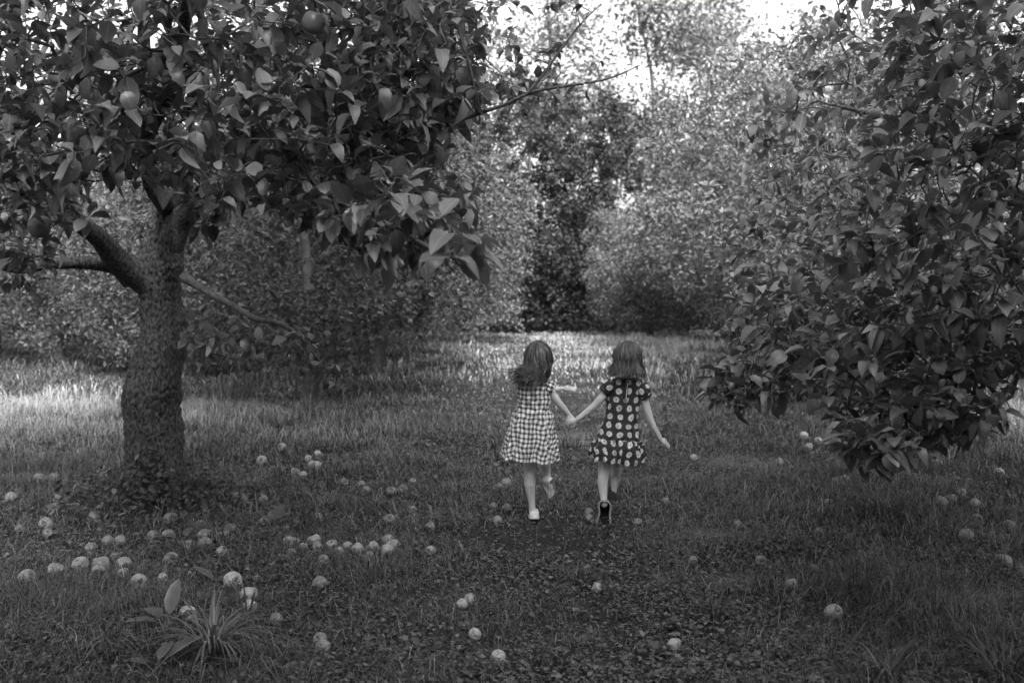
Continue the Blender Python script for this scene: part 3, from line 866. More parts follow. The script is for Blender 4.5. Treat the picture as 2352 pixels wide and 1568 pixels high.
T = np.vstack([ellipsoid_pts(3900, (rx - .35, ry - .4, 2.35), (3.0, 3.6, 2.0), 0.35),
               ellipsoid_pts(260, at(1850, 760, 5.2), (.45, .6, .35), 0.0),
               ellipsoid_pts(330, at(2080, 820, 4.4), (.5, .5, .35), 0.0),
               ellipsoid_pts(260, at(2170, 940, 4.1), (.3, .35, .15), 0.0),
               ellipsoid_pts(200, at(2030, 1010, 4.0), (.2, .25, .12), 0.0),
               ellipsoid_pts(140, at(1700, 880, 5.0), (.22, .25, .14), 0.0),
               ellipsoid_pts(350, at(2200, 560, 4.2), (.45, .6, .6), 0.0),
               ellipsoid_pts(260, at(2250, 150, 4.2), (.4, .6, .4), 0.0)])
px, py, dp = proj(T)
ok = ((px > 2412) | (py < -60) | (dp < 0.6) | in_poly(px, py, SIL_R)) & (dp > 2.9) & (T[:, 2] > 0.45)
T = T[ok]
pos, par = grow(start, T, step=0.085, wig=0.006, lift=0.03)
near_tree(RT, pos, par, nR, SIL_R, M_LEAF_R, 1, 0.070, 1.6, 0.0085)

# ------------------------------------------------------------------ apples
def apple_mesh(name, mat, seed):
    r = np.random.default_rng(seed)
    prof = [(0.0, .62), (.10, .64), (.22, .78), (.42, .93), (.68, .93), (.9, .68), (1.0, .25), (.98, -.15), (.86, -.55), (.64, -.82), (.42, -.92), (.22, -.88), (.1, -.78), (0, -.76)]
    prof = [(a, b) for a, b in prof]
    n = 18
    V = [(0, 0, prof[0][1])]
    lob = r.uniform(.01, .05)
    for a, z in prof[1:-1]:
        for k in range(n):
            t = 2 * math.pi * k / n
            q = a * (1 + lob * math.cos(5 * t) * (1 if z < 0 else .4) + .03 * math.cos(t + 1))
            V.append((q * math.cos(t), q * math.sin(t), z + .04 * math.cos(t)))
    V.append((0, 0, prof[-1][1]))
    m = len(prof) - 2
    Q = []; Tn = []
    for k in range(n):
        Tn.append((0, 1 + k, 1 + (k + 1) % n))
        for i in range(m - 1):
            a = 1 + i * n
            Q.append((a + k, a + n + k, a + n + (k + 1) % n, a + (k + 1) % n))
        b = 1 + (m - 1) * n
        Tn.append((b + k, len(V) - 1, b + (k + 1) % n))
    me = mesh_np(name, V, [np.array(Q), np.array(Tn)], mat, link=False).data
    return me
APPLES = {k: [apple_mesh('apple', m, s) for s in (1, 2, 3)] for k, m in (('pale', M_APPLE), ('dull', M_APPLE_MD), ('ripe', M_APPLE_DK))}
sv, sf = tube(smooth_path([(0, 0, .6), (.05, .02, .85), (.14, .03, 1.15)], 5), [.05, .045, .04, .04, .055], 5)
STEM = mesh_np('stem', sv, sf, M_STEM, link=False).data

def apple(p, r, kind, label, group, rot=None):
    o = bpy.data.objects.new('apple', random.choice(APPLES[kind]))
    COL.objects.link(o)
    o.location = p
    o.scale = (r, r, r * random.uniform(.88, 1.0))
    o.rotation_euler = rot or (random.uniform(-1.5, 1.5), random.uniform(-1.5, 1.5), random.uniform(0, 6))
    prop(o, label, 'apple', group)
    s = bpy.data.objects.new('stem', STEM); COL.objects.link(s); s.parent = o
    return o

ORD = ['first', 'second', 'third', 'fourth', 'fifth', 'sixth', 'seventh', 'eighth', 'ninth', 'tenth', 'eleventh', 'twelfth', 'thirteenth', 'fourteenth', 'fifteenth', 'sixteenth', 'seventeenth', 'eighteenth', 'nineteenth', 'twentieth']
c7 = lambda L: [(.4 * a, 1082 + .4 * b, .4 * s) for a, b, s in L]
c8 = lambda L: [(940.8 + .6 * a, 1081.9 + .6 * b, .6 * s) for a, b, s in L]
c6 = lambda L: [(1552 + .39 * a, 517 + .39 * b, .39 * s) for a, b, s in L]
c4 = lambda L: [(.48 * a, 376 + .48 * b, .48 * s) for a, b, s in L]
ZONES = [
 ('in the line at the lower left', 'pale', c7([(150, 605, 105), (325, 560, 100), (468, 538, 100), (562, 568, 85), (582, 530, 100), (712, 530, 95), (708, 583, 75), (790, 550, 60), (797, 635, 100), (930, 615, 60), (55, 640, 40)])),
 ('just above the line at the lower left', 'dull', c7([(520, 435, 80), (660, 470, 60), (620, 385, 70), (690, 385, 70)])),
 ('in the line below left of the checked dress', 'pale', c7([(1660, 410, 70), (1695, 395, 45), (1805, 400, 80), (1822, 425, 60), (1740, 432, 50), (1905, 425, 70), (1950, 450, 50), (1995, 425, 60), (2055, 445, 75), (2138, 430, 80), (2225, 385, 75), (2258, 425, 80), (2225, 460, 75)])),
 ('loose below the line left of the middle', 'dull', c7([(1675, 475, 60), (1860, 515, 65), (2125, 483, 50), (2118, 548, 40), (1840, 650, 80)])),
 ('in the grass to the left of the trunk foot', 'dull', c7([(65, 165, 90), (225, 55, 70), (310, 50, 60), (340, 180, 80), (325, 215, 70), (265, 305, 90), (270, 345, 60), (535, 260, 75), (440, 130, 50), (490, 115, 50), (110, 320, 45)])),
 ('in the heap in front of the trunk foot', 'dull', c7([(975, 280, 80), (875, 355, 60), (965, 362, 80), (1055, 245, 50), (1175, 375, 95), (1180, 420, 80), (1095, 410, 60), (1325, 318, 60), (1290, 360, 60), (1150, 290, 40)])),
 ('between the trunk heap and the lower left line', 'pale', c7([(1272, 462, 65), (980, 490, 85)])),
 ('in the grass to the right of the trunk foot', 'dull', c7([(1345, 140, 65), (1405, 160, 50), (1510, 155, 60), (1575, 260, 85), (1645, 320, 50), (1510, 280, 50), (1825, 255, 60), (2238, 285, 70), (2250, 128, 60), (2075, 75, 50), (1970, 60, 55), (1700, 15, 55), (2105, 105, 50), (2315, 105, 55)])),
 ('near the arching grass clump, bottom left', 'pale', c7([(1335, 645, 105), (1430, 735, 100), (1435, 800, 80), (1080, 865, 105), (1225, 925, 70)])),
 ('half sunk right of the arching grass clump', 'dull', c7([(1840, 950, 80), (1855, 990, 90), (1590, 855, 60)])),
 ('far back on grass right of the trunk', 'pale', c4([(1350, 1352, 45), (1255, 1420, 60), (1410, 1475, 40), (1450, 1490, 40), (1495, 1445, 40), (1520, 1450, 45), (1520, 1385, 35), (1475, 1415, 35)])),
 ('alone on the bare lower right grass', 'pale', c8([(1622, 528, 70), (1013, 640, 55), (718, 432, 40), (1465, 420, 25), (1925, 510, 40)])),
 ('at the bottom centre among clover', 'pale', c8([(340, 690, 60), (232, 475, 50), (200, 490, 40), (250, 605, 45), (80, 295, 30)])),
 ('in the dim grass at the right edge', 'dull', c8([(2275, 340, 65), (2130, 262, 55), (1605, 127, 38), (1632, 42, 30), (1668, 40, 38), (2110, 93, 42), (2035, 135, 50), (2165, 140, 45), (2170, 178, 40), (2075, 118, 40), (1568, 232, 25), (2295, 205, 45), (1345, 330, 45), (1548, 370, 35)])),
 ('under the sweeping branches of the right tree', 'pale', c6([(755, 1240, 65), (840, 1272, 50), (785, 1305, 50), (1540, 1398, 65), (1905, 1452, 75), (105, 1375, 45), (610, 1390, 50), (945, 1510, 50), (995, 1505, 55)])),
 ('on the ground around the feet of the children', 'dull', c8([(337, 180, 40), (375, 132, 38), (368, 60, 50), (345, 70, 30), (320, 128, 25), (78, 210, 40), (10, 145, 35), (12, 40, 30), (688, 150, 35), (690, 168, 28), (980, 100, 20), (875, 187, 30), (1258, 198, 30), (1085, 330, 35), (680, 355, 35)])),
]
for where, kind, pts in ZONES:
    pts = sorted(pts)
    for i, (px, py, s) in enumerate(pts):
        p = ground_at(px, py, 0.03)
        r = min(max(s / 2 / FPX * p[1], 0.027), 0.044)
        p[2] = gz(p[0], p[1]) + r * random.uniform(.4, .75) + 0.006
        lab = f'{kind} apple, {ORD[i]} from the left {where}'
        apple(p, r, kind, lab, 'windfall apples in the grass')
p = ground_at(940.8 + .6 * 1620, 1081.9 + .6 * 562, 0.02)
hang = [(720, 54, 3.9, 26, 'dark round apple hanging at the top of the left tree with pale blossom end'),
        (1000, 216, 4.6, 18, 'right one of two apples hanging side by side in the left crown'),
        (978, 226, 4.65, 14, 'left one of two apples hanging side by side in the left crown'),
        (90, 522, 5.2, 25, 'shadowy apple hanging under the left edge of the left crown'),
        (572, 362, 4.4, 25, 'apple hanging half behind leaves above the thick right limb'),
        (168, 312, 4.3, 27, 'large apple hanging in the shaded left part of the left crown'),
        (1838, 714, 4.9, 16, 'apple hanging low at the left side of the right tree'),
        (2075, 790, 4.3, 18, 'apple hanging in the lower middle of the right tree'),
        (2010, 262, 5.2, 13, 'dark apple hanging high in the right tree')]
for px, py, Y, r, lab in hang:
    apple(at(px, py, Y), r / FPX * Y, 'ripe', lab, 'apples still hanging on the trees', rot=(random.uniform(-.3, .3), random.uniform(-.3, .3), 1))

# ------------------------------------------------------------------ grass clumps and weeds
def blade_mesh(p, az, L, w, arch, k=6, thick=True):
    t = np.linspace(0, 1, k)
    d = np.array([math.cos(az), math.sin(az), 0]); s = np.array([-math.sin(az), math.cos(az), 0])
    c = np.array(p)[None] + d[None] * (L * (0.25 * t + arch * 0.75 * t * t))[:, None] + np.array([0, 0, 1.0])[None] * (L * (t - arch * 0.85 * t * t - .1 * t * t))[:, None]
    ww = w * np.array([.6, .9, 1, .9, .65, .06])[:, None] if k == 6 else w * (1 - t)[:, None]
    V = np.stack([c - s * ww + [0, 0, w * .35], c, c + s * ww + [0, 0, w * .35]], 1).reshape(-1, 3)
    F = []
    for i in range(k - 1):
        a = 3 * i
        F += [[a, a + 3, a + 4, a + 1], [a + 1, a + 4, a + 5, a + 2]]
    return V, [np.array(F)]

def clump(px, py, n, L, w, label, archr=(.3, 1.0), separate=False, rad=0.05, mat=None):
    c = ground_at(px, py); c[2] = gz(c[0], c[1])
    root = empty('grass_clump', tuple(c), label, 'grass clump', 'clumps of long grass')
    parts = []
    for k in range(n):
        a = rng.uniform(0, 6.28)
        q = c + np.array([math.cos(a), math.sin(a), 0]) * rad * math.sqrt(rng.random())
        V, F = blade_mesh(q, a + rng.normal(0, .3), L * rng.uniform(.6, 1.15), w * rng.uniform(.7, 1.3), rng.uniform(*archr))
        if separate: mesh_np('blade', V, F, mat or M_GRASS, parent=root)
        else: parts.append((V, F))
    if parts:
        V, F = merge(parts)
        mesh_np('blades', V, F, mat or M_GRASS, parent=root, kind='stuff')
clump(487, 1510, 80, .34, .0045, 'arching strap-leaved grass clump at the bottom left of the picture', separate=True, rad=.04, mat=M_GRASS_PALE)
clump(570, 1440, 12, .24, .0035, 'small upright grass tuft beside the half sunk apple', archr=(.05, .25), separate=True, rad=.02, mat=M_GRASS_PALE)
clump(2020, 1195, 260, .30, .0026, 'big dark grass clump below the sweeping branch of the right tree', rad=.16)
clump(645, 985, 160, .28, .003, 'arching grass clump on the slope right of the trunk', rad=.1)
clump(1352, 868, 130, .34, .004, 'grass clump on the bright alley between the heads of the two children', archr=(.1, .7), rad=.14)
for q_, w_ in (((300, 1130), 'left of'), ((430, 1150), 'right of'), ((365, 1175), 'in front of')):
    clump(*q_, 90, .3, .0026, f'dark grass clump {w_} the foot of the near left trunk', archr=(.1, .9), rad=.12)
clump(2040, 1570, 60, .26, .003, 'grass clump cut by the bottom edge right of the middle', rad=.05)
clump(2300, 1560, 80, .3, .0032, 'grass clump in the bottom right corner', rad=.06)
clump(1640, 1420, 40, .18, .002, 'thin grass tuft left of the lone pale apple', archr=(.1, .6), rad=.05)
clump(1960, 1375, 30, .2, .0025, 'thin grass tuft just behind the lone pale apple', archr=(.0, .4), rad=.03)
clump(1320, 1330, 45, .2, .0022, 'thin grass tuft in the middle foreground', rad=.06)
clump(430, 1290, 70, .25, .0026, 'grass clump between the two lines of apples', rad=.08)
clump(690, 1215, 80, .24, .0026, 'dark grass clump right of the heap of apples', rad=.09)
clump(520, 930, 130, .5, .0028, 'tall thin grass standing under the low branch', archr=(.0, .35), rad=.3)

# long dry stalks hanging and standing under the low branch
st = empty('dry_stalks', tuple(ground_at(535, 1010)), 'thin dry weed stalks standing under the low branch right of the trunk', 'weeds')
for k in range(26):
    px = rng.uniform(470, 640); b = ground_at(px, rng.uniform(985, 1040)); h = rng.uniform(.25, .75)
    path = smooth_path([b, b + [rng.normal(0, .03), rng.normal(0, .03), h * .5], b + [rng.normal(0, .1), rng.normal(0, .08), h]], 8)
    V, F = tube(path, np.linspace(.0025, .0012, 8), 4)
    mesh_np('stalk', V, F, M_TWIG, parent=st)

M_DOCK = leaf_mat('dock_leaf', .08, .13, trans=.25, spec=.03)
def weed(px, py, specs, label, name='dock_plant', cat='weed', mat=M_DOCK):
    c = ground_at(px, py); c[2] = gz(c[0], c[1])
    root = empty(name, tuple(c), label, cat)
    for az, L, w, el, curl in specs:
        d = np.array([[math.cos(az) * math.cos(el), math.sin(az) * math.cos(el), math.sin(el)]])
        nn = np.array([[-math.cos(az) * math.sin(el), -math.sin(az) * math.sin(el), math.cos(el)]])
        V, F = leaf_batch(c[None] + d * .02 + [0, 0, .012], d, nn, [L], [w], [curl], [.3], rows=4, petiole=.15)
        pv, pf = prisms(c[None], c[None] + d * (.02 + L * .15) + [0, 0, .012], [.003], [.002], 4)
        V, F = merge([(V, F), (pv, pf)])
        mesh_np('leaf', V, F, mat or M_COVER, parent=root)
weed(385, 1455, [(1.4, .16, .22, 1.1, .1), (2.6, .13, .25, .5, .3), (3.4, .14, .24, .3, .2), (.3, .1, .25, .6, .3)], 'broad leaved dock plant with one upright leaf at the lower left')
weed(355, 1550, [(.6, .17, .24, .6, .2), (1.2, .1, .25, .8, .3), (3.0, .1, .25, .4, .3)], 'dock plant with one big pale leaf left of the arching grass clump')
weed(420, 1245, [(.1, .15, .25, .25, .2), (3.1, .14, .25, .3, .3), (1.5, .1, .25, .5, .2), (5.0, .12, .25, .2, .2)], 'flat dock leaves beside the heap of apples')
weed(625, 1210, [(1.2, .14, .3, .9, .2), (2.2, .1, .3, .6, .3), (.3, .1, .3, .5, .2), (4.5, .1, .3, .4, .1)], 'pale upright weed leaves right of the heap of apples')
weed(505, 1350, [(.4, .16, .18, .1, .1), (2.8, .14, .2, .5, .1), (5.6, .18, .15, .05, .0)], 'withered leaves lying left of the half sunk apples')
k = 0
for px, py in [(1080, 1440), (1150, 1290), (1240, 1275), (1530, 1440), (1500, 1500), (1800, 1440), (2030, 1330), (1560, 1290), (1010, 1190), (1100, 1560), (960, 1500), (2130, 1465)]:
    specs = [(rng.uniform(0, 6.28), rng.uniform(.03, .06), rng.uniform(.25, .4), rng.uniform(.1, .8), rng.uniform(0, .3)) for _ in range(7)]
    weed(px, py, specs, ['small plantain rosette near the bottom centre apples', 'leafy rosette below the feet of the child in checks', 'leafy rosette below the gap between the children', 'rosette left of the lone apple at the bottom', 'rosette just under the lone apple at the bottom', 'rosette left of the pale apple on the lower right', 'rosette right of the dark grass clump', 'rosette between the bare patches and the feet', 'rosette left of the children by the scattered apples', 'rosette beside the apples at the bottom edge', 'rosette at the bottom edge left of the middle', 'rosette among clover at the lower right'][k], name='leafy_weed', mat=M_COVER)
    k += 1

# dark weeds round the foot of the near trunk
tw = empty('trunk_weeds', tuple(ground_at(370, 1140)), 'dark tangle of weeds and suckers round the foot of the near trunk', 'weeds')
parts = []
n = 2800
cx, cy = LT.location.x, LT.location.y
a = rng.uniform(0, 6.28, n); q = rng.uniform(.1, 1, n) ** 1.5 * .75
h = rng.random(n) * np.clip(.5 - q * .55, .06, .5) * (.3 + 1.1 * vnoise(np.cos(a) * q, np.sin(a) * q, 6.0))
P = np.stack([cx + np.cos(a) * q * 1.0, cy - .12 + np.sin(a) * q, h], -1)
D = norm(rng.normal(0, 1, (n, 3)) * [1, 1, .5]); Nn = norm(np.array([0, 0, 1.]) + rng.normal(0, .5, (n, 3)))
V, F = leaf_batch(P, D, Nn, rng.uniform(.02, .06, n), rng.uniform(.2, .4, n), rng.uniform(0, .5, n), rng.uniform(0, .4, n), rows=3)
mesh_np('foliage', V, F, M_COVER, parent=tw, kind='stuff')
n = 90
a = rng.uniform(0, 6.28, n); q = rng.uniform(.1, .55, n)
A = np.stack([cx + np.cos(a) * q, cy - .12 + np.sin(a) * q, np.zeros(n)], -1)
B = A + np.stack([rng.normal(0, .06, n), rng.normal(0, .06, n), rng.uniform(.15, .5, n)], -1)
V, F = prisms(A, B, np.full(n, .003), np.full(n, .0015), 4)
mesh_np('stems', V, F, M_TWIG, parent=tw, kind='stuff')

# ------------------------------------------------------------------ the two children
KY = 6.25
def K(cx, cy, dy=0.0):
    """pixel of the enlarged view of the children, laid on the upright plane they run in, plus a real depth offset"""
    p = at(1081.9 + .3121 * cx, 752.6 + .3121 * cy, KY)
    return p + np.array([0, dy, 0])
PXM = .3121 / FPX * KY                                   # metres per pixel of that view

def capsule_bm(bm, a, b, ra, rb, seg=14):
    a = Vector(a); b = Vector(b); d = b - a
    L = max(d.length, 1e-5)
    q = d.to_track_quat('Z', 'Y').to_matrix().to_4x4()
    M = Matrix.Translation((a + b) / 2) @ q
    bmesh.ops.create_cone(bm, cap_ends=True, segments=seg, radius1=ra, radius2=rb, depth=L, matrix=M)
    for p, r in ((a, ra), (b, rb)):
        bmesh.ops.create_uvsphere(bm, u_segments=seg, v_segments=10, radius=r, matrix=Matrix.Translation(p))

def ell_bm(bm, c, r, rot=None, seg=24):
    M = Matrix.Translation(Vector(c)) @ (rot.to_4x4() if rot else Matrix.Identity(4)) @ Matrix.Diagonal((r[0], r[1], r[2], 1))
    bmesh.ops.create_uvsphere(bm, u_segments=seg, v_segments=16, radius=1, matrix=M)

def remeshed(name, bm, voxel, mat, parent, smooth=3):
    me = bpy.data.meshes.new(name); bm.to_mesh(me); bm.free()
    o = bpy.data.objects.new(name, me); COL.objects.link(o)
    r = o.modifiers.new('r', 'REMESH'); r.mode = 'VOXEL'; r.voxel_size = voxel; r.use_smooth_shade = True
    s = o.modifiers.new('s', 'SMOOTH'); s.iterations = smooth; s.factor = 0.5
    dg = bpy.context.evaluated_depsgraph_get(); dg.update()
    me2 = bpy.data.meshes.new_from_object(o.evaluated_get(dg))
    o.modifiers.clear(); o.data = me2; bpy.data.meshes.remove(me)
    me2.name = name
    me2.materials.clear(); me2.materials.append(mat)
    for p in me2.polygons: p.use_smooth = True
    o.parent = parent; o.matrix_parent_inverse = Matrix.Translation(-parent.location)
    return o

M_SKIN, nt = nodes_mat('skin')
b = N(nt, 'ShaderNodeBsdfPrincipled'); b.inputs['Base Color'].default_value = (.42, .42, .42, 1); b.inputs['Roughness'].default_value = .5
b.inputs['Subsurface Weight'].default_value = .12; b.inputs['Subsurface Radius'].default_value = (.01, .01, .01); b.inputs['Specular IOR Level'].default_value = .35
out = N(nt, 'ShaderNodeOutputMaterial'); nt.links.new(b.outputs[0], out.inputs[0])

def cloth_mat(name, build):
    m, nt = nodes_mat(name)
    uv = N(nt, 'ShaderNodeUVMap', uv_map='UVMap')
    sep = N(nt, 'ShaderNodeSeparateXYZ'); nt.links.new(uv.outputs[0], sep.inputs[0])
    n0 = N(nt, 'ShaderNodeTexNoise'); n0.inputs['Scale'].default_value = 14; nt.links.new(uv.outputs[0], n0.inputs['Vector'])
    sc_ = N(nt, 'ShaderNodeSeparateXYZ'); nt.links.new(n0.outputs['Color'], sc_.inputs[0])
    uu = math_n(nt, 'MULTIPLY_ADD', math_n(nt, 'SUBTRACT', sc_.outputs[0], .5), .03, sep.outputs[0])
    vv = math_n(nt, 'MULTIPLY_ADD', math_n(nt, 'SUBTRACT', sc_.outputs[1], .5), .03, sep.outputs[1])
    c = build(nt, uu, vv, uv.outputs[0])
    p = N(nt, 'ShaderNodeBsdfPrincipled'); p.inputs['Roughness'].default_value = .9; p.inputs['Specular IOR Level'].default_value = .1
    p.inputs['Sheen Weight'].default_value = .15
    nt.links.new(c, p.inputs['Base Color'])
    tex = N(nt, 'ShaderNodeTexCoord'); nz = N(nt, 'ShaderNodeTexNoise'); nz.inputs['Scale'].default_value = 35
    nt.links.new(tex.outputs['Object'], nz.inputs['Vector'])
    bp = N(nt, 'ShaderNodeBump'); bp.inputs['Strength'].default_value = .5; bp.inputs['Distance'].default_value = .012
    nt.links.new(nz.outputs[0], bp.inputs['Height']); nt.links.new(bp.outputs[0], p.inputs['Normal'])
    tr = N(nt, 'ShaderNodeBsdfTranslucent'); nt.links.new(c, tr.inputs[0])
    mx = N(nt, 'ShaderNodeMixShader'); mx.inputs[0].default_value = .12
    nt.links.new(p.outputs[0], mx.inputs[1]); nt.links.new(tr.outputs[0], mx.inputs[2])
    out = N(nt, 'ShaderNodeOutputMaterial'); nt.links.new(mx.outputs[0], out.inputs[0])
    return m
def gingham(nt, u, v, vec):
    s = .030
    def stripe(x, w):
        return math_n(nt, 'LESS_THAN', math_n(nt, 'FRACT', math_n(nt, 'DIVIDE', x, s)), w)
    a = math_n(nt, 'ADD', stripe(u, .5), stripe(v, .46))
    return ramp(nt, math_n(nt, 'DIVIDE', a, 2.0), [(0.0, .74), (.5, .27), (1.0, .045)])
def daisies(nt, u, v, vec):
    s = .068
    row = math_n(nt, 'FLOOR', math_n(nt, 'DIVIDE', v, s * .8))
    off = math_n(nt, 'MULTIPLY', math_n(nt, 'FRACT', math_n(nt, 'MULTIPLY', row, .5)), s)
    jit = math_n(nt, 'MULTIPLY', math_n(nt, 'SINE', math_n(nt, 'MULTIPLY', row, 2.3)), s * .22)
    fu = math_n(nt, 'SUBTRACT', math_n(nt, 'FRACT', math_n(nt, 'DIVIDE', math_n(nt, 'ADD', math_n(nt, 'ADD', u, off), jit), s)), .5)
    fv = math_n(nt, 'MULTIPLY', math_n(nt, 'SUBTRACT', math_n(nt, 'FRACT', math_n(nt, 'DIVIDE', v, s * .8)), .5), .8)
    d = math_n(nt, 'SQRT', math_n(nt, 'ADD', math_n(nt, 'MULTIPLY', fu, fu), math_n(nt, 'MULTIPLY', fv, fv)))
    ang = math_n(nt, 'ARCTAN2', fv, fu)
    pet = math_n(nt, 'MULTIPLY_ADD', math_n(nt, 'SINE', math_n(nt, 'MULTIPLY', ang, 9.0)), .03, .275)
    disc = math_n(nt, 'LESS_THAN', d, pet)
    eye = math_n(nt, 'LESS_THAN', d, .075)
    w = math_n(nt, 'SUBTRACT', disc, math_n(nt, 'MULTIPLY', eye, .6))
    return ramp(nt, w, [(0.0, .035), (1.0, .52)])
M_GING = cloth_mat('checked_cotton', gingham)
M_DAISY = cloth_mat('flower_print_cotton', daisies)
M_TRIM = plain_mat('dark_trim', .015, .03, rough=.7)
M_ZIP = plain_mat('zip_metal', .45, .6, rough=.4)
M_SHOE_L = plain_mat('pale_shoe', .5, .65, rough=.7, scale=60)
M_SOLE_L = plain_mat('white_rubber', .6, .75, rough=.6)
M_SHOE_D = plain_mat('dark_shoe', .015, .035, rough=.6, scale=60)
M_SOLE_D = plain_mat('dark_rubber', .11, .18, rough=.8, scale=90, bump=.6, bscale=150)
def hair_material():
    m, nt = nodes_mat('hair')
    geo = N(nt, 'ShaderNodeNewGeometry')
    c = ramp(nt, geo.outputs['Random Per Island'], [(0, .012), (.55, .045), (.85, .1), (1, .2)])
    p = N(nt, 'ShaderNodeBsdfPrincipled'); nt.links.new(c, p.inputs['Base Color'])
    p.inputs['Roughness'].default_value = .45; p.inputs['Specular IOR Level'].default_value = .4
    out = N(nt, 'ShaderNodeOutputMaterial'); nt.links.new(p.outputs[0], out.inputs[0])
    return m
M_HAIR = hair_material()
M_BAND = plain_mat('worn_rubber', .25, .45, scale=40)
M_EYE = plain_mat('eye', .02, .03, rough=.2)

def loft(name, rings, mat, parent, folds=None, nu=120, sub=8, v0=0.0, close_top=False, thick=.003):
    """rings: (cx, cy, half width px, depth ratio, dy, tilt px, fold amplitude m)"""
    R = np.array(rings, float)
    n = (len(R) - 1) * sub + 1
    t = np.linspace(0, len(R) - 1, n)
    R2 = np.stack([np.interp(t, np.arange(len(R)), R[:, k]) for k in range(R.shape[1])], 1)
    if n > 8:                                             # soften corners
        for _ in range(4): R2[1:-1] = (R2[:-2] + 2 * R2[1:-1] + R2[2:]) / 4
    th = np.linspace(0, 2 * math.pi, nu, endpoint=False)
    ph = [rng.uniform(0, 6.28) for _ in range(4)]
    V = []; UV = []
    vacc = v0
    prev = None
    for i in range(n):
        cx, cy, hw, dr, dy, tilt, fa = R2[i]
        c = K(cx, cy, dy)
        hwm = hw * PXM
        f = fa * (np.sin(13 * th + ph[0] + .8 * np.sin(3 * th)) * .6 + np.sin(21 * th + ph[1]) * .35 + np.sin(5 * th + ph[2]) * .5)
        f = f + .0035 * np.sin(th * 4 + i * .21 + ph[3]) + .003 * np.sin(th * 9 - i * .37) + .0015 * np.sin(th * 17 + i * .55)
        rx = hwm + f; ry = hwm * dr + f
        x = c[0] + rx * np.cos(th); y = c[1] + ry * np.sin(th)
        z = c[2] - tilt * PXM * np.cos(th) + fa * .25 * np.sin(9 * th + ph[1])
        V.append(np.stack([x, y, z], -1))
        if prev is not None: vacc += float(np.linalg.norm(c - prev))
        prev = c
        UV.append((np.cos(th), vacc, hwm))
    V = np.array(V)
    base_w = np.mean([u[2] for u in UV])
    uv = []
    for i in range(n):
        # arc length so that the print is not stretched
        seg = np.linalg.norm(np.diff(np.vstack([V[i], V[i][:1]]), axis=0), axis=1)
        a = np.concatenate([[0], np.cumsum(seg)])
        a0 = a[int(nu * .75)]
        uv.append(np.stack([a[:-1] - a0, np.full(nu, -UV[i][1])], -1))
    # seam at the front (theta = 90 deg), away from the viewer
    k = int(nu * .25)
    V = np.roll(V, -k, axis=1); V = np.concatenate([V, V[:, :1]], 1)
    UVs = []
    for i in range(n):
        seg = np.linalg.norm(np.diff(V[i], axis=0), axis=1)
        a = np.concatenate([[0], np.cumsum(seg)])
        UVs.append(np.stack([a - a[nu // 2], np.full(nu + 1, -UV[i][1])], -1))
    m = nu + 1
    i = np.arange(n - 1)[:, None] * m; j = np.arange(nu)[None]
    F = np.stack([i + j, i + m + j, i + m + j + 1, i + j + 1], -1).reshape(-1, 4)
    o = mesh_np(name, V.reshape(-1, 3), [F], mat, parent=parent, uv=np.vstack(UVs))
    return o

def sleeve(name, a, b, ra, rb, puff, mat, parent, n=14, nu=40, fold=.003):
    a = np.array(a); b = np.array(b)
    t = np.linspace(0, 1, n)
    path = a[None] * (1 - t[:, None]) + b[None] * t[:, None]
    R = ra + (rb - ra) * t + puff * np.sin(math.pi * t) ** .8
    T = norm(b - a); A = norm(np.cross(T, [0, 1, 0.01])); B = np.cross(T, A)
    th = np.linspace(0, 2 * math.pi, nu + 1)
    w = R[:, None] + fold * np.sin(11 * th)[None] * np.sin(math.pi * t)[:, None]
    V = path[:, None] + (A[None, None] * np.cos(th)[None, :, None] + B[None, None] * np.sin(th)[None, :, None]) * w[:, :, None]
    uv = np.stack([np.broadcast_to(th[None] * (ra + puff), (n, nu + 1)), np.broadcast_to((t * np.linalg.norm(b - a))[:, None], (n, nu + 1))], -1)
    m = nu + 1
    i = np.arange(n - 1)[:, None] * m; j = np.arange(nu)[None]
    F = np.stack([i + j, i + m + j, i + m + j + 1, i + j + 1], -1).reshape(-1, 4)
    return mesh_np(name, V.reshape(-1, 3), [F], mat, parent=parent, uv=uv.reshape(-1, 2))

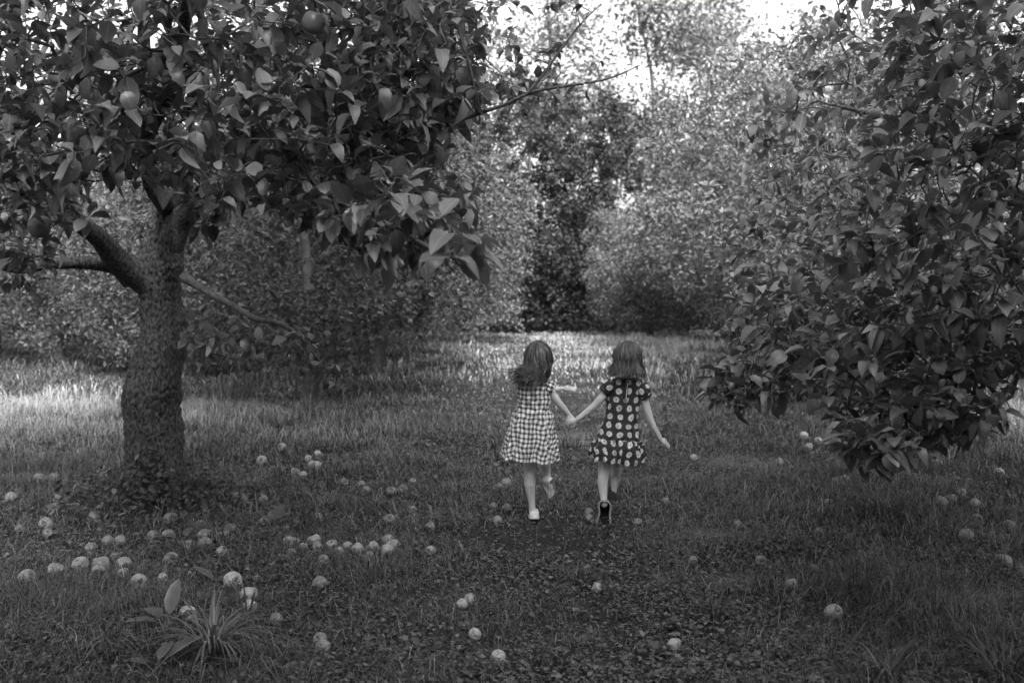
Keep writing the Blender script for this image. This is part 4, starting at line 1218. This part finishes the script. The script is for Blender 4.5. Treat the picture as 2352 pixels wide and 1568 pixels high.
def hair(parent, c, r, length, wind, n=1500, taper=.5, flare=0.0, rnd=.012, seed=4, wisps=0):
    """strands combed from the parting over the skull, then hanging and blowing"""
    g = np.random.default_rng(seed)
    c = np.array(c); r = np.array(r)
    cap = bmesh.new(); ell_bm(cap, c, r * .96)
    me = bpy.data.meshes.new('hair'); cap.to_mesh(me); cap.free()
    V = np.array([v.co[:] for v in me.vertices]); 
    # leave the face free: push the front lower part inward
    fr = (V[:, 1] - c[1] > .35 * r[1]) & (V[:, 2] - c[2] < .35 * r[2])
    V[fr] = c + (V[fr] - c) * np.array([.8, .45, .9])
    me.vertices.foreach_set('co', V.astype(np.float32).ravel()); me.materials.append(M_HAIR)
    for p in me.polygons: p.use_smooth = True
    o = bpy.data.objects.new('hair', me); COL.objects.link(o); o.parent = parent; o.matrix_parent_inverse = Matrix.Translation(-parent.location)
    K_ = 16
    az = g.uniform(math.radians(-215), math.radians(35), n)        # back and both sides, 90 deg is the face
    a = az + g.normal(0, .08, n)
    lay = g.uniform(.94, 1.07, n)
    tot = length * g.uniform(.62, 1.1, n)
    lockp = np.array([g.uniform(0, 6.28) for _ in range(26)]); locka = g.uniform(.3, 1.6, 26)
    lk = ((az + 4) / 4.4 * 26).astype(int) % 26
    if wisps: tot[:wisps] *= g.uniform(1.15, 1.5, wisps)
    P = np.zeros((n, K_, 3)); arc = r[2] * 1.35
    wv = g.normal(0, 1, (n, 3)); ph = g.uniform(0, 6.28, n)
    for k in range(K_):
        s = k / (K_ - 1) * (arc + tot)
        ang = np.minimum(s / arc, 1.0) * math.radians(96)
        x = np.sin(ang) * np.cos(a) * r[0]; y = np.sin(ang) * np.sin(a) * r[1]; z = np.cos(ang) * r[2]
        hang = np.maximum(s - arc, 0)
        q = hang / max(length, 1e-3)
        inw = 1 - taper * .45 * q + flare * q
        P[:, k, 0] = c[0] + x * lay * inw + wind[0] * q ** 1.6 * (.55 + .45 * np.abs(wv[:, 0])) + wv[:, 0] * rnd * q + .002 * np.sin(s * 45 + ph) + .0065 * locka[lk] * np.sin(s * 32 + lockp[lk]) * np.clip(s / .12, 0, 1)
        P[:, k, 1] = c[1] + y * lay * inw + wind[1] * q ** 1.4 + wv[:, 1] * rnd * q - .006 * locka[lk] * np.cos(s * 27 + lockp[lk]) * np.clip(s / .12, 0, 1)
        P[:, k, 2] = c[2] + z * lay - hang * (1 - .12 * q) + wind[2] * q ** 1.6 * np.abs(wv[:, 0])
    w = .0022
    out_n = norm(norm(P - (c + np.array([0, 0, -.03]))) + g.normal(0, .45, (n, 1, 3)))
    T = norm(np.gradient(P, axis=1)); S = norm(np.cross(T, out_n))
    ww = (w * np.linspace(1.1, .35, K_))[None, :, None] * g.uniform(.6, 1.4, (n, 1, 1))
    V = np.stack([P - S * ww, P + S * ww], 2).reshape(n, K_ * 2, 3)
    f = np.array([[2 * k, 2 * k + 1, 2 * k + 3, 2 * k + 2] for k in range(K_ - 1)])
    F = (f[None] + (np.arange(n) * K_ * 2)[:, None, None]).reshape(-1, 4)
    mesh_np('hair_strands', V.reshape(-1, 3), [F], M_HAIR, parent=parent, kind='stuff')

def hand(bm, wrist, tip, up, side, curl=.3, s=1.0, spread=.35):
    """palm and five fingers; up = back of the hand, side = where the thumb is"""
    wrist = np.array(wrist); d = norm(np.array(tip) - wrist); up = norm(np.array(up)); sd = norm(np.cross(up, d)) * side
    up = norm(np.cross(d, sd)) * side
    up = up if np.dot(up, norm(np.array([0, 0, 1.0]))) > -2 else up
    pc = wrist + d * .028 * s
    R = Matrix((Vector(sd), Vector(d), Vector(up))).transposed()
    ell_bm(bm, pc, (.021 * s, .030 * s, .0115 * s), R, 16)
    for k, (o, L) in enumerate(((.0145, .040), (.005, .046), (-.0045, .042), (-.0135, .033))):
        b0 = wrist + d * .046 * s + sd * o * s
        fd = norm(d + sd * o * spread * 12)
        p = b0; ang = curl * .6
        capsule_bm(bm, wrist + d * .025 * s + sd * o * .8 * s, b0, .0065 * s, .006 * s, 8)
        for q, (fr, rr) in enumerate(((.42, .0056), (.32, .0052), (.26, .0046))):
            dd = norm(fd * math.cos(ang) - up * math.sin(ang))
            p2 = p + dd * L * fr * s
            capsule_bm(bm, p, p2, rr * s, (rr - .0004) * s, 8)
            p = p2; ang += curl
    b0 = wrist + d * .014 * s + sd * .016 * s
    p1 = b0 + norm(d * .6 + sd * .8 - up * .2) * .020 * s
    p2 = p1 + norm(d * .9 + sd * .3 - up * (.3 + curl * .5)) * .020 * s
    capsule_bm(bm, b0, p1, .0085 * s, .0066 * s, 8); capsule_bm(bm, p1, p2, .0064 * s, .0052 * s, 8)

def head(bm, c, s=1.0):
    c = np.array(c)
    ell_bm(bm, c + [0, -.004, .012], (.070 * s, .086 * s, .088 * s))
    ell_bm(bm, c + [0, .022, -.035], (.055 * s, .058 * s, .062 * s))
    ell_bm(bm, c + [0, .080, -.022], (.011, .016, .016))                 # nose
    ell_bm(bm, c + [0, .062, -.075], (.026, .018, .017))                 # chin
    ell_bm(bm, c + [0, .076, -.053], (.019, .009, .006))                 # lips
    for sx in (-1, 1):
        ell_bm(bm, c + [sx * .036, .058, -.040], (.023, .022, .022))     # cheek
        ell_bm(bm, c + [sx * .071, .004, -.015], (.007, .016, .023))     # ear
        ell_bm(bm, c + [sx * .028, .075, .018], (.020, .010, .006))      # brow

def shoe(parent, M, L, W, mat, solemat, high=False, trim=None):
    """toe along +Y, heel at the origin end, sole at z = 0"""
    y = np.linspace(0, 1, 15)
    hw = W / 2 * np.array([.45, .74, .82, .82, .78, .74, .74, .80, .88, .96, 1.0, .98, .88, .66, .30])
    off = W * .06 * np.sin(y * 4.5)
    outl = np.array([(o + h, yy * L) for yy, h, o in zip(y, hw, off)] + [(o - h, yy * L) for yy, h, o in list(zip(y, hw, off))[::-1]])
    n = len(outl)
    th = .017
    def ring(sc, z, dyz=0.0, zs=None):
        c = np.array([0, L * .48])
        p = c + (outl - c) * sc
        zz = np.full(n, z) if zs is None else zs(p[:, 1] / L)
        return np.stack([p[:, 0], p[:, 1] + dyz, zz], -1)
    mw = np.array(M)
    def T(V): return V @ mw[:3, :3].T + mw[:3, 3]
    lift = lambda V: V + np.array([0, 0, 1]) * (.016 * np.clip((V[:, 1:2] / L - .72) / .28, 0, 1) ** 2)
    rings = [ring(.93, 0), ring(1.03, .002), ring(1.05, th * .6), ring(1.0, th)]
    V = np.vstack(rings)
    i = np.arange(3)[:, None] * n; j = np.arange(n)[None]; k = (j + 1) % n
    F = np.stack([i + j, i + k, i + n + k, i + n + j], -1).reshape(-1, 4)
    V = np.vstack([V, [[0, L * .48, .0]], [[0, L * .48, th]]])
    a = len(V) - 2
    jj = np.arange(n); kk = (jj + 1) % n
    T3 = np.vstack([np.stack([kk, jj, np.full(n, a)], -1), np.stack([3 * n + jj, 3 * n + kk, np.full(n, a + 1)], -1)])
    so = mesh_np('sole', T(lift(V)), [F, T3], solemat, link=True)
    top = lambda yy: th + (.048 if not high else .075) * (1 - np.clip((yy - .3) / .6, 0, 1)) + .020 * (1 - yy)
    rs = [ring(.98, th - .002), ring(1.0, th + .012), ring(.95, 0, zs=lambda yy: th + .6 * (top(yy) - th)), ring(.80, 0, zs=lambda yy: top(yy) - .003)]
    # collar round the ankle
    ank = np.array([0, L * .2])
    r2 = rs[-1].copy(); p = outl.copy()
    col = ank + (outl - np.array([0, L * .48])) * np.array([.62, .30]); 
    rs.append(np.stack([col[:, 0], col[:, 1], np.full(n, (.078 if not high else .105))], -1))
    rs.append(np.stack([(col[:, 0]) * .82, ank[1] + (col[:, 1] - ank[1]) * .82, np.full(n, (.066 if not high else .092))], -1))
    V = np.vstack(rs); m = len(rs)
    i = np.arange(m - 1)[:, None] * n
    F = np.stack([i + j, i + k, i + n + k, i + n + j], -1).reshape(-1, 4)
    up = mesh_np('shoe', T(lift(V)), [F], mat, parent=parent)
    so.parent = up; so.matrix_parent_inverse = Matrix.Translation(-parent.location)
    if trim:
        Vs = []
        path = T(lift(np.vstack([rs[4], rs[4][:1]])))
        v, f = tube(path, np.full(len(path), .004), 6)
        t = mesh_np('collar', v, f, trim, link=True); t.parent = up; t.matrix_parent_inverse = Matrix.Translation(-parent.location)
    return up

def shoe_matrix(heel, pitch, yaw=0.0, roll=0.0):
    return Matrix.Translation(Vector(heel)) @ Matrix.Rotation(yaw, 4, 'Z') @ Matrix.Rotation(-pitch, 4, 'X') @ Matrix.Rotation(roll, 4, 'Y')

def gpoint(cx, cy): 
    return K(cx, cy)

# ---- child in the checked dress
g1 = empty('person', (K(455, 1430)[0], KY, 0.0), 'small girl running away with long blowing hair and pale checked dress', 'person')
bm = bmesh.new()
hc = K(492, 232, .03)
head(bm, hc)
capsule_bm(bm, K(488, 300, .02), K(485, 430, 0), .033, .037)
capsule_bm(bm, K(395, 440, 0), K(560, 438, 0), .038, .036)
ell_bm(bm, K(475, 500, .005), (.092, .062, .105))
ell_bm(bm, K(462, 610, .005), (.083, .062, .09))
ell_bm(bm, K(455, 720, -.005), (.092, .072, .085))
for a, b, ra, rb in ((K(415, 740), K(428, 1000, -.005), .058, .040), (K(428, 1000, -.005), K(430, 1060, -.01), .040, .036), (K(430, 1060, -.01), K(432, 1150, -.02), .036, .0355), (K(432, 1150, -.02), K(448, 1290, -.02), .0345, .021), (K(448, 1290, -.02), K(454, 1370, -.02), .021, .022),
                     (K(510, 740), K(543, 985, .13), .056, .038), (K(543, 985, .13), K(553, 1050, .10), .037, .034), (K(553, 1050, .10), K(566, 1120, .07), .033, .026), (K(566, 1120, .07), K(582, 1185, .05), .025, .020)):
    capsule_bm(bm, a, b, ra, rb)
# right arm to the clasp
capsule_bm(bm, K(566, 440), K(590, 480), .034, .029); capsule_bm(bm, K(590, 480), K(640, 545, -.01), .028, .024); capsule_bm(bm, K(640, 545, -.01), K(680, 590, -.01), .0235, .0205); capsule_bm(bm, K(680, 590, -.01), K(716, 632, -.01), .0205, .0155)
hand(bm, K(718, 634, -.012), K(760, 690, -.01), (.3, -1, .3), -1, curl=.75, s=.95)
# left arm swung forward across the chest
capsule_bm(bm, K(385, 445), K(430, 500, .12), .033, .027); capsule_bm(bm, K(430, 500, .12), K(560, 490, .19), .026, .022); capsule_bm(bm, K(560, 490, .19), K(690, 470, .20), .022, .0145)
hand(bm, K(692, 470, .20), K(800, 470, .19), (0, -.6, .8), 1, curl=.12, s=1.0, spread=1.4)
remeshed('body', bm, .0042, M_SKIN, g1)
for sx in (-1, 1):
    bm = bmesh.new(); ell_bm(bm, hc + [sx * .028, .074, .004], (.009, .007, .006)); me = bpy.data.meshes.new('eye'); bm.to_mesh(me); bm.free(); me.materials.append(M_EYE)
    o = bpy.data.objects.new('eye', me); COL.objects.link(o); o.parent = g1; o.matrix_parent_inverse = Matrix.Translation(-g1.location)
# dress: cx, cy, half width, depth ratio, dy, tilt, fold
loft('dress', [(486, 392, 58, .8, .005, 0, 0), (478, 408, 98, .52, .002, 4, 0), (470, 430, 122, .5, 0, 4, .0005), (464, 470, 124, .58, 0, 3, .001), (462, 530, 124, .62, 0, 3, .001), (459, 590, 122, .64, 0, 5, .002),
               (456, 606, 128, .68, 0, 8, .005), (452, 640, 146, .72, 0, 10, .007), (446, 720, 164, .74, -.005, 12, .009), (438, 800, 180, .76, -.01, 14, .011), (430, 870, 190, .78, -.015, 17, .017), (420, 962, 200, .8, -.02, 20, .023)], M_GING, g1, nu=160, sub=9)
sleeve('sleeve', K(552, 430), K(606, 452), .040, .040, .010, M_GING, g1)
sleeve('sleeve', K(402, 432), K(372, 480, .05), .040, .039, .010, M_GING, g1)
hair(g1, hc + np.array([.003, -.006, .006]), (.083, .096, .103), .185, (-.07, -.03, .05), n=2600, flare=.02, taper=.1, rnd=.016, seed=5, wisps=300)
shoe(g1, shoe_matrix(K(459, 1408, -.06), .16, -.03), .172, .074, M_SHOE_L, M_SOLE_L, trim=M_SOLE_L)
shoe(g1, shoe_matrix(K(592, 1120, -.01) + np.array([.012, 0, 0]), 1.05, -.15, -1.0), .165, .066, M_SHOE_L, M_SOLE_L, trim=M_SOLE_L)

# ---- child in the flower print dress
g2 = empty('person', (K(1000, 1480)[0], KY, 0.0), 'small girl running away with bobbed hair and dark daisy print dress', 'person')
bm = bmesh.new()
hc = K(1150, 238, .03)
head(bm, hc)
capsule_bm(bm, K(1145, 300, .02), K(1140, 420, 0), .034, .038)
capsule_bm(bm, K(1045, 430, 0), K(1235, 450, 0), .038, .038)
ell_bm(bm, K(1130, 510, .005), (.095, .064, .105))
ell_bm(bm, K(1110, 640, .005), (.088, .064, .1))
ell_bm(bm, K(1085, 760, -.005), (.1, .075, .09))
for a, b, ra, rb in ((K(1010, 790), K(985, 985, -.02), .058, .044), (K(985, 985, -.02), K(975, 1060, -.03), .043, .0375), (K(975, 1060, -.03), K(962, 1130, -.05), .037, .0345), (K(962, 1130, -.05), K(968, 1235, -.08), .0335, .022), (K(968, 1235, -.08), K(970, 1275, -.09), .022, .022),
                     (K(1100, 790), K(1086, 985, .10), .056, .039), (K(1086, 985, .10), K(1082, 1060, .10), .038, .034), (K(1082, 1060, .10), K(1075, 1110, .08), .034, .032), (K(1075, 1110, .08), K(1058, 1200, .06), .030, .021), (K(1058, 1200, .06), K(1052, 1240, .06), .021, .022)):
    capsule_bm(bm, a, b, ra, rb)
capsule_bm(bm, K(1035, 430), K(985, 490), .034, .029); capsule_bm(bm, K(985, 490), K(900, 580, -.01), .028, .0235); capsule_bm(bm, K(900, 580, -.01), K(845, 625, -.01), .0235, .021); capsule_bm(bm, K(845, 625, -.01), K(775, 676, -.015), .021, .0155)
hand(bm, K(773, 677, -.018), K(715, 690, -.03), (.1, -1, .1), 1, curl=.8, s=1.0)
capsule_bm(bm, K(1245, 455), K(1275, 540), .034, .029); capsule_bm(bm, K(1275, 540), K(1312, 660, -.02), .028, .0235); capsule_bm(bm, K(1312, 660, -.02), K(1340, 730, -.03), .0235, .020); capsule_bm(bm, K(1340, 730, -.03), K(1388, 812, -.03), .020, .0150)
hand(bm, K(1390, 814, -.03), K(1450, 862, -.03), (.35, -.6, .6), 1, curl=.35, s=1.0)
remeshed('body', bm, .0042, M_SKIN, g2)
for sx in (-1, 1):
    bm = bmesh.new(); ell_bm(bm, hc + [sx * .028, .074, .004], (.009, .007, .006)); me = bpy.data.meshes.new('eye'); bm.to_mesh(me); bm.free(); me.materials.append(M_EYE)
    o = bpy.data.objects.new('eye', me); COL.objects.link(o); o.parent = g2; o.matrix_parent_inverse = Matrix.Translation(-g2.location)
loft('dress', [(1148, 366, 66, .75, .005, 0, 0), (1146, 382, 110, .52, .003, 5, 0), (1142, 410, 134, .5, 0, 8, .0005), (1134, 460, 136, .54, 0, 8, .001), (1122, 530, 124, .62, 0, 8, .001), (1112, 620, 122, .64, 0, 8, .001), (1100, 700, 130, .68, 0, 8, .0015), (1088, 780, 148, .72, -.005, 10, .002), (1084, 818, 158, .74, -.005, 12, .003)], M_DAISY, g2, nu=120, sub=9)
loft('ruffle', [(1084, 802, 142, .7, -.005, 12, .004), (1081, 826, 160, .76, -.006, 12, .014), (1074, 860, 180, .8, -.01, 12, .020), (1068, 920, 186, .82, -.015, 14, .024), (1064, 974, 178, .84, -.02, 20, .026)], M_DAISY, g2, nu=160, sub=9)
sleeve('sleeve', K(1045, 420), K(985, 468), .045, .040, .014, M_DAISY, g2)
sleeve('cuff', K(990, 465), K(975, 478), .041, .038, .003, M_TRIM, g2, n=5)
sleeve('sleeve', K(1235, 430), K(1285, 505), .045, .040, .014, M_DAISY, g2)
sleeve('cuff', K(1282, 500), K(1291, 517), .041, .038, .003, M_TRIM, g2, n=5)
def strip(name, cx0, cy0, cx1, cy1, w, dy, mat, parent):
    a = K(cx0, cy0, dy); b = K(cx1, cy1, dy)
    n = 6; P = np.linspace(a, b, n)
    P[:, 1] += np.linspace(.014, 0, n)
    V, F = prisms(P[:-1], P[1:], np.full(n - 1, w), np.full(n - 1, w), 6)
    mesh_np(name, V, F, mat, parent=parent)
strip('zip_placket', 1146, 388, 1126, 530, .008, -.0735, M_TRIM, g2)
strip('zip', 1144, 396, 1128, 522, .0024, -.0810, M_ZIP, g2)
hair(g2, hc + np.array([.006, -.006, .006]), (.086, .098, .106), .112, (-.012, -.02, .01), n=2500, flare=.16, taper=.0, rnd=.012, seed=8, wisps=60)
shoe(g2, shoe_matrix(K(968, 1250, -.13), 1.28, .05, .08), .215, .086, M_SHOE_D, M_SOLE_D, high=True, trim=M_TRIM)
# pale foxing band round the dark sole
mm = shoe_matrix(K(968, 1250, -.13), 1.28, .05, .08)
y = np.linspace(0, 1, 15); hw = .043 * np.array([.45, .74, .82, .82, .78, .74, .74, .80, .88, .96, 1.0, .98, .88, .66, .30]); of = .086 * .06 * np.sin(y * 4.5)
o2 = np.array([(o + h, yy * .215) for yy, h, o in zip(y, hw, of)] + [(o - h, yy * .215) for yy, h, o in list(zip(y, hw, of))[::-1]])
cc = np.array([0, (.215 * .48)]); o2 = cc + (o2 - cc) * 1.03
pp = np.column_stack([o2, .010 + .016 * np.clip((o2[:, 1] / .215 - .72) / .28, 0, 1) ** 2]); pp = np.vstack([pp, pp[:1]])
ma = np.array(mm); pp = pp @ ma[:3, :3].T + ma[:3, 3]
V, F = tube(pp, np.full(len(pp), .0055), 6); mesh_np('sole_band', V, F, M_BAND, parent=g2)
shoe(g2, shoe_matrix(K(1040, 1290, .02), .25, -.1), .175, .070, M_SHOE_D, M_SOLE_D, high=True, trim=M_TRIM)
